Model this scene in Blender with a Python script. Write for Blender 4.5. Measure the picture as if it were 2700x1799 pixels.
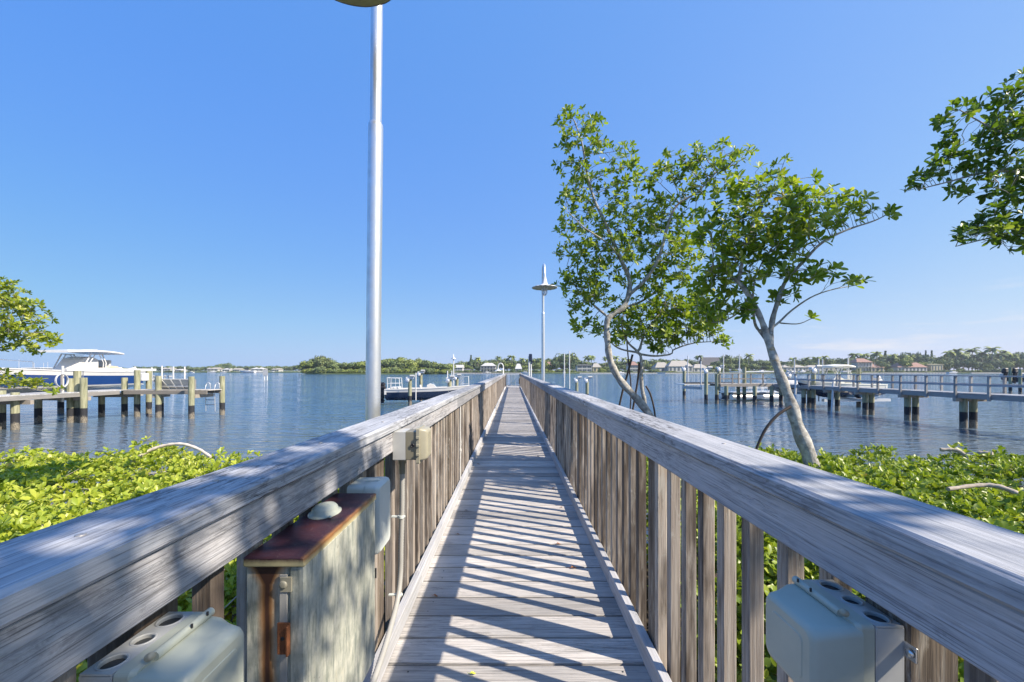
import bpy, math, random
import numpy as np
from mathutils import Vector, Matrix
R = math.radians
sc = bpy.context.scene
for o in list(bpy.data.objects): bpy.data.objects.remove(o)

# ------------------------------------------------------------------ camera, sky, sun, exposure
CAMZ = 2.7
cam_d = bpy.data.cameras.new('camera'); cam = bpy.data.objects.new('camera', cam_d)
sc.collection.objects.link(cam); sc.camera = cam
cam.location = (0, 0, CAMZ); cam.rotation_euler = (R(90), 0, 0)
cam_d.sensor_width = 36; cam_d.lens = 14.0
cam_d.shift_x = -0.0007; cam_d.shift_y = 0.0291
cam_d.clip_start = 0.02; cam_d.clip_end = 20000

SUN_EL = 41.6
SUN_DIR = Vector((0.924*math.cos(R(SUN_EL)), -0.381*math.cos(R(SUN_EL)), math.sin(R(SUN_EL))))
w = bpy.data.worlds.new('World'); sc.world = w; w.use_nodes = True
nt = w.node_tree; nt.nodes.clear()
wo = nt.nodes.new('ShaderNodeOutputWorld'); bg = nt.nodes.new('ShaderNodeBackground')
sky = nt.nodes.new('ShaderNodeTexSky'); sky.sky_type = 'NISHITA'; sky.sun_disc = False
sky.sun_elevation = R(SUN_EL); sky.sun_rotation = math.atan2(SUN_DIR.x, SUN_DIR.y)
sky.air_density = 1.0; sky.dust_density = 0.35; sky.ozone_density = 3.2; sky.altitude = 0
# a few thin clouds low over the horizon
tc = nt.nodes.new('ShaderNodeTexCoord')
mp = nt.nodes.new('ShaderNodeMapping'); mp.inputs['Scale'].default_value = (3.2, 3.2, 20)
nz = nt.nodes.new('ShaderNodeTexNoise'); nz.inputs['Scale'].default_value = 1.6; nz.inputs['Detail'].default_value = 7
nz.inputs['Roughness'].default_value = 0.62
cr = nt.nodes.new('ShaderNodeValToRGB'); cr.color_ramp.elements[0].position = 0.53; cr.color_ramp.elements[1].position = 0.70
sep = nt.nodes.new('ShaderNodeSeparateXYZ')
mr = nt.nodes.new('ShaderNodeMapRange'); mr.inputs['From Min'].default_value = 0.17; mr.inputs['From Max'].default_value = 0.05
mx = nt.nodes.new('ShaderNodeMapRange'); mx.inputs['From Min'].default_value = 0.15; mx.inputs['From Max'].default_value = 0.6
ml = nt.nodes.new('ShaderNodeMath'); ml.operation = 'MULTIPLY'
ml2 = nt.nodes.new('ShaderNodeMath'); ml2.operation = 'MULTIPLY'
mix = nt.nodes.new('ShaderNodeMixRGB'); mix.inputs['Color2'].default_value = (2.5, 2.6, 2.9, 1)
hs = nt.nodes.new('ShaderNodeMixRGB'); hs.blend_type = 'MULTIPLY'; hs.inputs['Fac'].default_value = 1.0
hs.inputs['Color2'].default_value = (1.0, 1.0, 1.0, 1)
L = nt.links.new
L(tc.outputs['Generated'], mp.inputs['Vector']); L(mp.outputs[0], nz.inputs['Vector']); L(nz.outputs['Fac'], cr.inputs[0])
L(tc.outputs['Generated'], sep.inputs[0]); L(sep.outputs['Z'], mr.inputs['Value']); L(sep.outputs['X'], mx.inputs['Value'])
L(cr.outputs[0], ml.inputs[0]); L(mr.outputs[0], ml.inputs[1]); L(ml.outputs[0], ml2.inputs[0]); L(mx.outputs[0], ml2.inputs[1])
# grade the physical sky towards the camera's rendering of it (same sun, same gradient)
vs_ = nt.nodes.new('ShaderNodeVectorMath'); vs_.operation = 'SCALE'; vs_.inputs['Scale'].default_value = 0.12
cu = nt.nodes.new('ShaderNodeRGBCurve')
for ch, pts in ((0, ((0, .09), (.09, .135), (.144, .175), (.224, .23), (.39, .34), (.67, .47), (1, .55))),
                (1, ((0, .31), (.16, .35), (.24, .395), (.376, .475), (.56, .565), (.72, .63), (1, .68))),
                (2, ((0, .82), (.30, .84), (.40, .88), (.56, .90), (.75, .90), (1, .89)))):
    c_ = cu.mapping.curves[ch]
    c_.points[0].location = pts[0]; c_.points[-1].location = pts[-1]
    for p in pts[1:-1]: c_.points.new(*p)
cu.mapping.update()
gx = nt.nodes.new('ShaderNodeMapRange'); gx.inputs['From Min'].default_value = -0.75; gx.inputs['From Max'].default_value = 0.75
gxc = nt.nodes.new('ShaderNodeMixRGB'); gxc.inputs['Color1'].default_value = (0.74, 0.87, 0.98, 1); gxc.inputs['Color2'].default_value = (1.36, 1.14, 1.03, 1)
sc4 = nt.nodes.new('ShaderNodeVectorMath'); sc4.operation = 'SCALE'; sc4.inputs['Scale'].default_value = 3.22
L(sky.outputs[0], vs_.inputs[0]); L(vs_.outputs[0], cu.inputs['Color']); L(sep.outputs['X'], gx.inputs['Value']); L(gx.outputs[0], gxc.inputs['Fac'])
L(cu.outputs[0], hs.inputs['Color1']); L(gxc.outputs[0], hs.inputs['Color2']); L(hs.outputs[0], sc4.inputs[0]); L(sc4.outputs[0], mix.inputs['Color1']); L(ml2.outputs[0], mix.inputs['Fac'])
L(mix.outputs[0], bg.inputs['Color']); L(bg.outputs[0], wo.inputs['Surface'])
bg.inputs['Strength'].default_value = 0.15

sl = bpy.data.lights.new('sun', 'SUN'); sl.energy = 4.0; sl.angle = R(0.53); sl.color = (1.0, 0.875, 0.71)
sun = bpy.data.objects.new('sun', sl); sc.collection.objects.link(sun)
sun.rotation_euler = SUN_DIR.to_track_quat('Z', 'Y').to_euler(); sun.location = (20, -10, 30)
sc.view_settings.view_transform = 'Standard'; sc.view_settings.look = 'None'
sc.view_settings.exposure = 1.1; sc.view_settings.gamma = 1.0
sc.cycles.max_bounces = 8; sc.cycles.transparent_max_bounces = 12

# ------------------------------------------------------------------ helpers
C = sc.collection
F = 1050.0
def P(px, py, d):
    """a photo pixel at a given distance -> world point"""
    return Vector(((px-1352)/F*d, d, CAMZ-(py-978)/F*d))
def W(px, py):
    """a pixel on the water -> world point"""
    d = CAMZ*F/(py-978); return Vector(((px-1352)/F*d, d, 0))

def tag(o, label=None, cat=None, group=None, kind=None):
    if label: o['label'] = label
    if cat: o['category'] = cat
    if group: o['group'] = group
    if kind: o['kind'] = kind
    return o
def thing(name, label, cat, loc=(0, 0, 0), rz=0, group=None):
    o = bpy.data.objects.new(name, None); C.objects.link(o)
    o.location = loc; o.rotation_euler = (0, 0, rz); o.empty_display_size = 0.2
    return tag(o, label, cat, group)
def copy_tree(o, parent=None):
    c = o.copy(); C.objects.link(c)
    if parent: c.parent = parent
    for ch in [x for x in bpy.data.objects if x.parent == o]: copy_tree(ch, c)
    return c
def origin_of(o):
    v = Vector((0, 0, 0))
    while o: v += Vector(o.location); o = o.parent
    return v

class MB:
    def __init__(s): s.v = []; s.f = []; s.t = []; s.s = []
    def add(s, vs, fs, tone=0.5, smooth=False):
        b = len(s.v); s.v += [tuple(v) for v in vs]
        for f in fs: s.f.append(tuple(i+b for i in f)); s.t.append(tone); s.s.append(smooth)
        return s
    def prism(s, p0, p1, w, h, up=(0, 0, 1), ch=0.0, tone=0.5, smooth=False):
        """beam of rectangular section from p0 to p1, its long edges chamfered by ch"""
        p0 = Vector(p0); p1 = Vector(p1); d = (p1-p0).normalized(); up = Vector(up)
        sx = d.cross(up)
        if sx.length < 1e-4: up = Vector((0, 1, 0)); sx = d.cross(up)
        sx.normalize(); uz = sx.cross(d).normalized(); a = w/2; b = h/2
        if ch > 0:
            c = ch
            sec = [(-a+c, -b), (a-c, -b), (a, -b+c), (a, b-c), (a-c, b), (-a+c, b), (-a, b-c), (-a, -b+c)]
            e = min(c, 0.4*(p1-p0).length)
            k = (a-c)/a; k2 = (b-c)/b
            rings = [(p0, 1), (p0+d*e, 0), (p1-d*e, 0), (p1, 1)]
        else:
            sec = [(-a, -b), (a, -b), (a, b), (-a, b)]; rings = [(p0, 0), (p1, 0)]; k = k2 = 1
        vs = []
        for p, sh in rings:
            for x, z in sec:
                if sh: x *= k; z *= k2
                vs.append(p+sx*x+uz*z)
        n = len(sec); fs = []
        for r in range(len(rings)-1):
            for i in range(n):
                j = (i+1) % n; fs.append((r*n+i, r*n+j, (r+1)*n+j, (r+1)*n+i))
        fs.append(tuple(range(n-1, -1, -1))); m = (len(rings)-1)*n; fs.append(tuple(range(m, m+n)))
        return s.add(vs, [f[::-1] for f in fs], tone, smooth)
    def box(s, x0, x1, y0, y1, z0, z1, ch=0.0, tone=0.5):
        if x1-x0 >= y1-y0:
            return s.prism((x0, (y0+y1)/2, (z0+z1)/2), (x1, (y0+y1)/2, (z0+z1)/2), y1-y0, z1-z0, ch=ch, tone=tone)
        return s.prism(((x0+x1)/2, y0, (z0+z1)/2), ((x0+x1)/2, y1, (z0+z1)/2), x1-x0, z1-z0, ch=ch, tone=tone)
    def tube(s, pts, rad, n=10, caps=True, tone=0.5, smooth=True):
        pts = [Vector(p) for p in pts]
        if not isinstance(rad, (list, tuple)): rad = [rad]*len(pts)
        vs = []; prev = None
        for i, p in enumerate(pts):
            d = (pts[min(i+1, len(pts)-1)]-pts[max(i-1, 0)])
            if d.length < 1e-9: d = Vector((0, 0, 1))
            d.normalize()
            if prev is None:
                a = Vector((1, 0, 0)) if abs(d.x) < 0.8 else Vector((0, 1, 0))
                u = d.cross(a).normalized()
            else:
                u = (prev-d*prev.dot(d)).normalized()
            prev = u; v = d.cross(u)
            for k in range(n):
                an = 2*math.pi*k/n; vs.append(p+(u*math.cos(an)+v*math.sin(an))*rad[i])
        fs = [(i*n+k, i*n+(k+1) % n, (i+1)*n+(k+1) % n, (i+1)*n+k) for i in range(len(pts)-1) for k in range(n)]
        s.add(vs, fs, tone, smooth)
        if caps:
            m = (len(pts)-1)*n
            s.add([vs[k] for k in range(n-1, -1, -1)], [tuple(range(n))], tone)
            s.add([vs[m+k] for k in range(n)], [tuple(range(n))], tone)
        return s
    def lathe(s, prof, o=(0, 0, 0), n=24, axis=(0, 0, 1), tone=0.5, smooth=True, wav=None):
        o = Vector(o); ax = Vector(axis).normalized()
        a = Vector((1, 0, 0)) if abs(ax.x) < 0.8 else Vector((0, 1, 0))
        u = ax.cross(a).normalized(); v = ax.cross(u); vs = []
        for j, (r, z) in enumerate(prof):
            for k in range(n):
                an = 2*math.pi*k/n
                dr, dz = wav(j, an) if wav else (0, 0)
                vs.append(o+(u*math.cos(an)+v*math.sin(an))*(max(r, 1e-5)+dr)+ax*(z+dz))
        fs = [(j*n+k, j*n+(k+1) % n, (j+1)*n+(k+1) % n, (j+1)*n+k) for j in range(len(prof)-1) for k in range(n)]
        return s.add(vs, fs, tone, smooth)
    def sphere(s, c, r, n=12, m=8, sc3=(1, 1, 1), tone=0.5):
        c = Vector(c); vs = []; fs = []
        for j in range(m+1):
            th = math.pi*j/m
            for k in range(n):
                a = 2*math.pi*k/n
                vs.append((c.x+r*sc3[0]*math.sin(th)*math.cos(a), c.y+r*sc3[1]*math.sin(th)*math.sin(a), c.z+r*sc3[2]*math.cos(th)))
        for j in range(m):
            for k in range(n): fs.append((j*n+k, (j+1)*n+k, (j+1)*n+(k+1) % n, j*n+(k+1) % n))
        return s.add(vs, fs, tone, True)
    def build(s, name, mat, parent=None, world=False):
        me = bpy.data.meshes.new(name)
        v = s.v
        if world and parent is not None:
            o0 = origin_of(parent); v = [(a-o0.x, b-o0.y, c-o0.z) for a, b, c in v]
        me.from_pydata(v, [], s.f); me.validate()
        if len(me.polygons) == len(s.t):
            at = me.attributes.new('tone', 'FLOAT', 'FACE'); at.data.foreach_set('value', s.t)
            me.polygons.foreach_set('use_smooth', s.s)
        me.materials.append(mat)
        o = bpy.data.objects.new(name, me); C.objects.link(o)
        if parent is not None: o.parent = parent
        return o
def one(name, mat, mb, label, cat, group=None, kind=None):
    """a thing that is a single mesh, its origin at its base"""
    xs = [v[0] for v in mb.v]; ys = [v[1] for v in mb.v]; zs = [v[2] for v in mb.v]
    c = ((min(xs)+max(xs))/2, (min(ys)+max(ys))/2, min(zs))
    mb.v = [(a-c[0], b-c[1], z-c[2]) for a, b, z in mb.v]
    o = mb.build(name, mat); o.location = c
    return tag(o, label, cat, group, kind)

# ------------------------------------------------------------------ materials
class N:
    def __init__(s, name):
        s.m = bpy.data.materials.new(name); s.m.use_nodes = True; s.t = s.m.node_tree
        s.b = s.t.nodes['Principled BSDF']; s.o = s.t.nodes['Material Output']
    def n(s, ty, **k):
        x = s.t.nodes.new('ShaderNode'+ty)
        for a, b in k.items():
            if a.startswith('_'): setattr(x, a[1:], b)
            else: x.inputs[a.replace('__', ' ')].default_value = b
        return x
    def l(s, a, b): s.t.links.new(a, b)
    def coords(s, scale=(1, 1, 1), seed=True, src='Object'):
        tc = s.n('TexCoord'); v = tc.outputs[src]
        if seed:
            oi = s.n('ObjectInfo'); at = s.n('Attribute', _attribute_name='tone')
            ad = s.n('VectorMath', _operation='ADD'); s.l(v, ad.inputs[0]); s.l(oi.outputs['Location'], ad.inputs[1])
            mu = s.n('Math', _operation='MULTIPLY'); s.l(at.outputs['Fac'], mu.inputs[0]); mu.inputs[1].default_value = 37.0
            ad2 = s.n('VectorMath', _operation='ADD'); s.l(ad.outputs[0], ad2.inputs[0]); s.l(mu.outputs[0], ad2.inputs[1]); v = ad2.outputs[0]
        mp = s.n('Mapping', Scale=scale); s.l(v, mp.inputs[0]); return mp.outputs[0]
    def noise(s, vec, scale=1.0, detail=5, rough=0.6, dist=0.0):
        x = s.n('TexNoise', Scale=scale, Detail=detail, Roughness=rough, Distortion=dist); s.l(vec, x.inputs['Vector']); return x.outputs['Fac']
    def ramp(s, f, stops):
        x = s.n('ValToRGB'); e = x.color_ramp.elements
        e[0].position = stops[0][0]; e[0].color = (*stops[0][1], 1); e[1].position = stops[-1][0]; e[1].color = (*stops[-1][1], 1)
        for p, c in stops[1:-1]: q = e.new(p); q.color = (*c, 1)
        s.l(f, x.inputs[0]); return x.outputs[0]
    def rng(s, f, a, b, c=0.0, d=1.0):
        x = s.n('MapRange'); x.inputs['From Min'].default_value = a; x.inputs['From Max'].default_value = b
        x.inputs['To Min'].default_value = c; x.inputs['To Max'].default_value = d; s.l(f, x.inputs['Value']); return x.outputs[0]
    def mix(s, f, a, b, mode='MIX'):
        x = s.n('MixRGB', _blend_type=mode)
        for i, q in ((0, f), (1, a), (2, b)):
            if isinstance(q, (int, float)): x.inputs[i].default_value = q
            elif isinstance(q, tuple): x.inputs[i].default_value = (*q, 1)
            else: s.l(q, x.inputs[i])
        return x.outputs[0]
    def math(s, op, a, b=0.0):
        x = s.n('Math', _operation=op)
        for i, q in ((0, a), (1, b)):
            if isinstance(q, (int, float)): x.inputs[i].default_value = q
            else: s.l(q, x.inputs[i])
        return x.outputs[0]
    def color(s, c):
        if isinstance(c, tuple): s.b.inputs['Base Color'].default_value = (*c, 1)
        else: s.l(c, s.b.inputs['Base Color'])
    def bump(s, h, strength=0.3, dist=0.01):
        x = s.n('Bump'); x.inputs['Strength'].default_value = strength; x.inputs['Distance'].default_value = dist
        s.l(h, x.inputs['Height']); s.l(x.outputs[0], s.b.inputs['Normal'])
    def set(s, **k):
        for a, b in k.items(): s.b.inputs[a.replace('_', ' ')].default_value = b
        return s

def plain(name, col, rough=0.5, metal=0.0, var=0.12, sc_=6.0, bump=0.0):
    """painted / plastic / metal surface with slight dirt and unevenness"""
    if max(col) < 0.7: col = tuple(min(0.8, c*1.2) for c in col)
    n = N(name); v = n.coords((1, 1, 1)); f = n.noise(v, sc_, 6, 0.65)
    a = tuple(max(0, c*(1-var)) for c in col); b = tuple(min(1, c*(1+var*0.6)) for c in col)
    n.color(n.ramp(f, [(0.3, a), (0.7, b)])); n.l(n.rng(f, 0.3, 0.7, min(1, rough+0.1), max(0, rough-0.08)), n.b.inputs['Roughness'])
    n.set(Metallic=metal)
    if bump: n.bump(n.noise(v, sc_*8, 4), bump, 0.004)
    return n.m

def wood(name, axis, dark, mid, light, warm=0.25, fleck=0.0, bumpd=0.004, crack=1.0, mildew=0.0):
    dark, mid, light = [tuple(min(0.8, c*1.2) for c in q) for q in (dark, mid, light)]
    n = N(name)
    s1 = [120, 120, 120]; s1[axis] = 2.6
    s2 = [9, 9, 9]; s2[axis] = 1.1
    s3 = [300, 300, 300]; s3[axis] = 12
    g = n.noise(n.coords(tuple(s1)), 1, 7, 0.65, 0.4)
    b = n.noise(n.coords(tuple(s2)), 1, 5, 0.6, 0.3)
    fi = n.noise(n.coords(tuple(s3)), 1, 3, 0.6)
    c1 = n.ramp(n.math('ADD', n.math('MULTIPLY', g, 0.62), n.math('MULTIPLY', b, 0.38)), [(0.30, dark), (0.47, mid), (0.66, light)])
    br = tuple(q*k for q, k in zip(mid, (0.95, 0.72, 0.52)))
    c2 = n.mix(n.rng(b, 0.42, 0.72, 0.0, warm), c1, br)
    oi = n.n('ObjectInfo'); at = n.n('Attribute', _attribute_name='tone')
    r = n.math('FRACT', n.math('ADD', oi.outputs['Random'], n.math('MULTIPLY', at.outputs['Fac'], 7.13)))
    vv = n.n('CombineXYZ'); k = n.rng(r, 0, 1, 0.66, 1.18)
    for i in range(3): n.l(k, vv.inputs[i])
    c3 = n.mix(1.0, c2, vv.outputs[0], 'MULTIPLY')
    # narrow dark checks along the grain
    s4 = [24, 24, 24]; s4[axis] = 0.5
    ck = n.noise(n.coords(tuple(s4)), 1, 6, 0.7, 0.9)
    ckm = n.rng(n.noise(n.coords((2.5, 2.5, 2.5)), 1, 3), 0.50, 0.62)
    ckf = n.math('MULTIPLY', n.rng(n.math('ABSOLUTE', n.math('SUBTRACT', ck, 0.5)), 0.0, 0.012, 0.8*crack, 0.0), ckm)
    c4 = n.mix(ckf, c3, tuple(q*0.35 for q in dark))
    if mildew > 0:
        s6 = [60, 60, 60]; s6[axis] = 14
        mo = n.noise(n.coords(tuple(s6)), 1, 6, 0.75, 0.6); s7 = [7, 7, 7]; s7[axis] = 1.3; mk = n.noise(n.coords(tuple(s7)), 1, 4, 0.6)
        c4 = n.mix(n.math('MULTIPLY', n.rng(mo, 0.47, 0.60), n.rng(mk, 0.44, 0.62, 0.0, mildew)), c4, (0.075, 0.075, 0.08))
        s8 = [200, 200, 200]; s8[axis] = 3.5
        li = n.noise(n.coords(tuple(s8)), 1, 4, 0.7); c4 = n.mix(n.math('MULTIPLY', n.rng(li, 0.53, 0.63, 0.0, 0.8), n.rng(mk, 0.35, 0.6, 0.45, 1.0)), c4, (0.10, 0.10, 0.105))
    if fleck > 0:
        s5 = [34, 34, 34]; s5[axis] = 7
        fl = n.noise(n.coords(tuple(s5)), 1, 5, 0.75, 1.2); big = n.noise(n.coords((3, 3, 1.2)), 1, 3)
        f2 = n.math('MULTIPLY', n.rng(fl, 0.52, 0.63), n.rng(big, 0.40, 0.62, 0.0, fleck))
        c4 = n.mix(f2, c4, (0.52, 0.50, 0.45))
        dk = n.noise(n.coords((7, 7, 0.9)), 1, 4, 0.7)
        c4 = n.mix(n.rng(dk, 0.46, 0.60, 0.0, 0.85), c4, (0.06, 0.045, 0.036))
    n.color(c4); n.set(Roughness=0.82)
    n.b.inputs['Specular IOR Level'].default_value = 0.35
    h = n.math('ADD', n.math('MULTIPLY', g, 0.7), n.math('ADD', n.math('MULTIPLY', fi, 0.4), n.math('MULTIPLY', ckf, -1.0)))
    n.bump(h, 0.7, bumpd)
    return n.m

WD = ((0.13, 0.12, 0.115), (0.30, 0.28, 0.265), (0.46, 0.435, 0.41))
M = {}
M['rail_wood'] = wood('rail_wood', 1, (0.121, 0.130, 0.151), (0.298, 0.315, 0.347), (0.465, 0.485, 0.521), 0.12, mildew=0.95)
M['fascia_wood'] = wood('fascia_wood', 1, (0.167, 0.175, 0.196), (0.298, 0.305, 0.330), (0.409, 0.420, 0.448), 0.25, crack=0.4, mildew=0.45)
M['deck_wood'] = wood('deck_wood', 0, (0.17, 0.165, 0.165), (0.355, 0.345, 0.335), (0.54, 0.52, 0.50), 0.14, crack=0.8, mildew=0.30)
M['baluster_wood'] = wood('baluster_wood', 2, (0.13, 0.108, 0.092), (0.31, 0.27, 0.235), (0.50, 0.46, 0.41), 0.28, fleck=0.95, crack=0.8)
M['post_wood'] = wood('post_wood', 2, (0.05, 0.04, 0.034), (0.14, 0.115, 0.09), (0.28, 0.24, 0.20), 0.3, fleck=0.6)
M['toe_wood'] = wood('toe_wood', 1, (0.242, 0.250, 0.269), (0.419, 0.430, 0.454), (0.558, 0.575, 0.616), 0.1, crack=0.5)
M['dock_wood'] = wood('dock_wood', 0, (0.149, 0.155, 0.168), (0.335, 0.350, 0.370), (0.484, 0.500, 0.526), 0.2, bumpd=0.002)
M['dock_fascia'] = wood('dock_fascia', 1, (0.121, 0.120, 0.112), (0.251, 0.250, 0.246), (0.372, 0.370, 0.370), 0.3, bumpd=0.002)
M['galv'] = plain('galvanized_steel', (0.60, 0.63, 0.66), 0.36, 0.8, 0.14, 9)
M['white_metal'] = plain('white_painted_metal', (0.54, 0.55, 0.56), 0.35, 0.0, 0.1)
M['lamp_inside'] = plain('olive_enamel', (0.30, 0.30, 0.20), 0.5, 0, 0.1)
M['alu'] = plain('brushed_aluminium', (0.62, 0.63, 0.64), 0.4, 0.6, 0.1)
M['pvc'] = plain('white_pvc', (0.56, 0.56, 0.55), 0.4)
M['gelcoat'] = plain('white_gelcoat', (0.52, 0.52, 0.51), 0.22, 0, 0.05, 2)
M['cream_gelcoat'] = plain('cream_gelcoat', (0.68, 0.65, 0.57), 0.3, 0, 0.05, 2)
M['blue_gelcoat'] = plain('blue_gelcoat', (0.012, 0.045, 0.17), 0.15, 0, 0.06, 1)
M['navy'] = plain('dark_navy_gelcoat', (0.02, 0.03, 0.06), 0.25, 0, 0.1, 2)
M['black'] = plain('black_plastic', (0.02, 0.02, 0.024), 0.4, 0, 0.2)
M['seat'] = plain('tan_canvas', (0.45, 0.36, 0.26), 0.8)
M['concrete'] = plain('seawall_concrete', (0.42, 0.40, 0.36), 0.9, 0, 0.2, 0.6)
M['grey_box'] = plain('grey_enamel_box', (0.37, 0.38, 0.375), 0.42, 0.0, 0.08, 12)
M['sage_cover'] = plain('sage_plastic_cover', (0.345, 0.37, 0.315), 0.38, 0, 0.07, 10)
M['olive_box'] = plain('olive_grey_plastic', (0.17, 0.16, 0.12), 0.45, 0, 0.08, 14)
M['khaki_cover'] = plain('khaki_plastic_cover', (0.28, 0.265, 0.20), 0.4, 0, 0.08, 14)
M['white_plastic'] = plain('white_plastic', (0.47, 0.51, 0.49), 0.42, 0, 0.08, 8)
M['nail_and_hole_shade'] = plain('dark_nail_and_bore_shade', (0.05, 0.055, 0.06), 0.5, 0.3)  # dark nail heads, and the shade painted into the outlet box holes
M['steel'] = plain('stainless_steel', (0.70, 0.70, 0.68), 0.25, 0.9)
M['rusty'] = plain('rusted_steel', (0.20, 0.075, 0.03), 0.8, 0.1, 0.5, 40, 0.4)
M['conduit'] = plain('grey_conduit', (0.30, 0.30, 0.285), 0.5, 0, 0.1, 20)
M['glass'] = plain('dark_window_glass', (0.05, 0.07, 0.09), 0.08, 0, 0.1, 1)
M['rope'] = plain('white_rope', (0.40, 0.42, 0.45), 0.8)
M['wall_white'] = plain('white_stucco', (0.40, 0.40, 0.395), 0.9, 0, 0.06, 0.3)
M['wall_cream'] = plain('cream_stucco', (0.42, 0.37, 0.25), 0.9, 0, 0.06, 0.3)
M['wall_grey'] = plain('grey_siding', (0.42, 0.43, 0.44), 0.9, 0, 0.06, 0.3)
M['roof_pale'] = plain('pale_tile_roof', (0.30, 0.285, 0.26), 0.9, 0, 0.1, 0.8)
M['roof_red'] = plain('terracotta_tile_roof', (0.25, 0.155, 0.13), 0.9, 0, 0.15, 0.8)
M['roof_dark'] = plain('dark_slate_roof', (0.085, 0.085, 0.095), 0.9, 0, 0.15, 0.8)
M['brass'] = plain('brown_leaf', (0.28, 0.12, 0.05), 0.7, 0, 0.3, 30)

# pilings: green treated timber, black wrap, grey barnacles at the water
def piling_mat():
    n = N('piling_timber'); v = n.coords((9, 9, 1.0)); g = n.noise(v, 1.5, 6)
    gp = n.n('NewGeometry'); sp = n.n('SeparateXYZ'); n.l(gp.outputs['Position'], sp.inputs[0]); z = sp.outputs['Z']
    nz = n.noise(n.coords((4, 4, 4)), 1.5, 5)
    top = n.ramp(g, [(0.3, (0.14, 0.15, 0.09)), (0.5, (0.29, 0.295, 0.19)), (0.7, (0.41, 0.41, 0.29))])
    zz = n.math('ADD', z, n.math('MULTIPLY', n.math('SUBTRACT', nz, 0.5), 0.06))
    f1 = n.rng(zz, 0.74, 0.77); c = n.mix(f1, (0.022, 0.024, 0.03), top)
    zb = n.math('ADD', z, n.math('MULTIPLY', n.math('SUBTRACT', nz, 0.5), 0.55))
    f2 = n.rng(zb, 0.36, 0.28); bc = n.ramp(n.noise(n.coords((30, 30, 30)), 1, 3), [(0.35, (0.06, 0.055, 0.045)), (0.65, (0.30, 0.27, 0.22))])
    n.color(n.mix(f2, c, bc)); n.set(Roughness=0.8); n.bump(g, 0.5, 0.01)
    return n.m
M['piling'] = piling_mat()

def leaf_mat(name, cols, trans=0.3, rough=0.38, brown=0.03):
    cols = [tuple(c*1.28 for c in q) for q in cols]; trans = min(0.5, trans+0.06)
    n = N(name); at = n.n('Attribute', _attribute_name='tone')
    stops = [(i/(len(cols)-1)*(1-brown*2), c) for i, c in enumerate(cols)] + [(1-brown, cols[-1]), (1.0, (0.42, 0.22, 0.05))]
    c = n.ramp(at.outputs['Fac'], stops); n.t.nodes[-1]
    n.color(c); n.set(Roughness=rough)
    n.b.inputs['Specular IOR Level'].default_value = 0.45
    tr = n.n('BsdfTranslucent'); cc = n.mix(1.0, c, (1.25, 1.25, 0.55), 'MULTIPLY'); n.l(cc, tr.inputs['Color'])
    ms = n.n('MixShader'); ms.inputs[0].default_value = trans
    n.l(n.b.outputs[0], ms.inputs[1]); n.l(tr.outputs[0], ms.inputs[2]); n.l(ms.outputs[0], n.o.inputs['Surface'])
    return n.m
M['leaf_hedge_l'] = leaf_mat('bright_hedge_leaf', [(0.11, 0.16, 0.018), (0.22, 0.29, 0.03), (0.34, 0.39, 0.045), (0.44, 0.45, 0.10)], 0.32)
M['leaf_hedge_r'] = leaf_mat('green_hedge_leaf', [(0.055, 0.10, 0.013), (0.125, 0.19, 0.02), (0.20, 0.27, 0.03), (0.33, 0.37, 0.06)], 0.3)
M['leaf_tree'] = leaf_mat('mangrove_leaf', [(0.05, 0.095, 0.012), (0.12, 0.19, 0.018), (0.19, 0.27, 0.025), (0.32, 0.36, 0.09)], 0.42)
M['leaf_left'] = leaf_mat('yellow_green_leaf', [(0.06, 0.10, 0.012), (0.15, 0.21, 0.02), (0.25, 0.30, 0.03), (0.37, 0.36, 0.06)], 0.35)
M['leaf_dark'] = leaf_mat('deep_green_leaf', [(0.03, 0.065, 0.01), (0.065, 0.125, 0.014), (0.11, 0.185, 0.02), (0.20, 0.26, 0.06)], 0.35)
def bark_mat():
    n = N('mangrove_bark'); v = n.coords((1, 1, 1), seed=False); a = n.noise(v, 14, 6, 0.7); b = n.noise(v, 4.5, 4); c = n.noise(v, 60, 4)
    col = n.ramp(a, [(0.3, (0.15, 0.145, 0.135)), (0.48, (0.33, 0.32, 0.30)), (0.62, (0.50, 0.49, 0.455)), (0.75, (0.62, 0.61, 0.58))])
    col = n.mix(n.rng(b, 0.60, 0.68, 0, 0.75), col, (0.34, 0.22, 0.07)); col = n.mix(n.rng(b, 0.40, 0.33, 0, 0.6), col, (0.09, 0.085, 0.075))
    n.color(col); n.set(Roughness=0.9); n.bump(n.math('ADD', a, n.math('MULTIPLY', c, 0.5)), 0.7, 0.012); return n.m
M['bark'] = bark_mat()
M['bark_dark'] = plain('dark_wet_root', (0.045, 0.032, 0.026), 0.6, 0, 0.3, 12, 0.3)
M['twig'] = plain('grey_twig', (0.33, 0.29, 0.25), 0.9, 0, 0.3, 20)
M['far_bark'] = plain('palm_bark', (0.26, 0.23, 0.19), 0.9, 0, 0.2, 0.8)
def far_leaf(name, a, b, c):
    n = N(name); at = n.n('Attribute', _attribute_name='tone'); oi = n.n('ObjectInfo')
    k = n.rng(oi.outputs['Random'], 0, 1, -0.18, 0.18); f = n.math('ADD', at.outputs['Fac'], k)
    a, b, c = [tuple(v*1.15 for v in q) for q in (a, b, c)]; n.color(n.ramp(f, [(0.05, a), (0.5, b), (0.95, c)])); n.set(Roughness=0.75); return n.m
M['far_green'] = far_leaf('far_foliage', (0.05, 0.085, 0.028), (0.12, 0.165, 0.055), (0.22, 0.255, 0.10))
M['far_olive'] = far_leaf('mangrove_foliage', (0.07, 0.105, 0.02), (0.155, 0.20, 0.035), (0.26, 0.295, 0.07))
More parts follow.
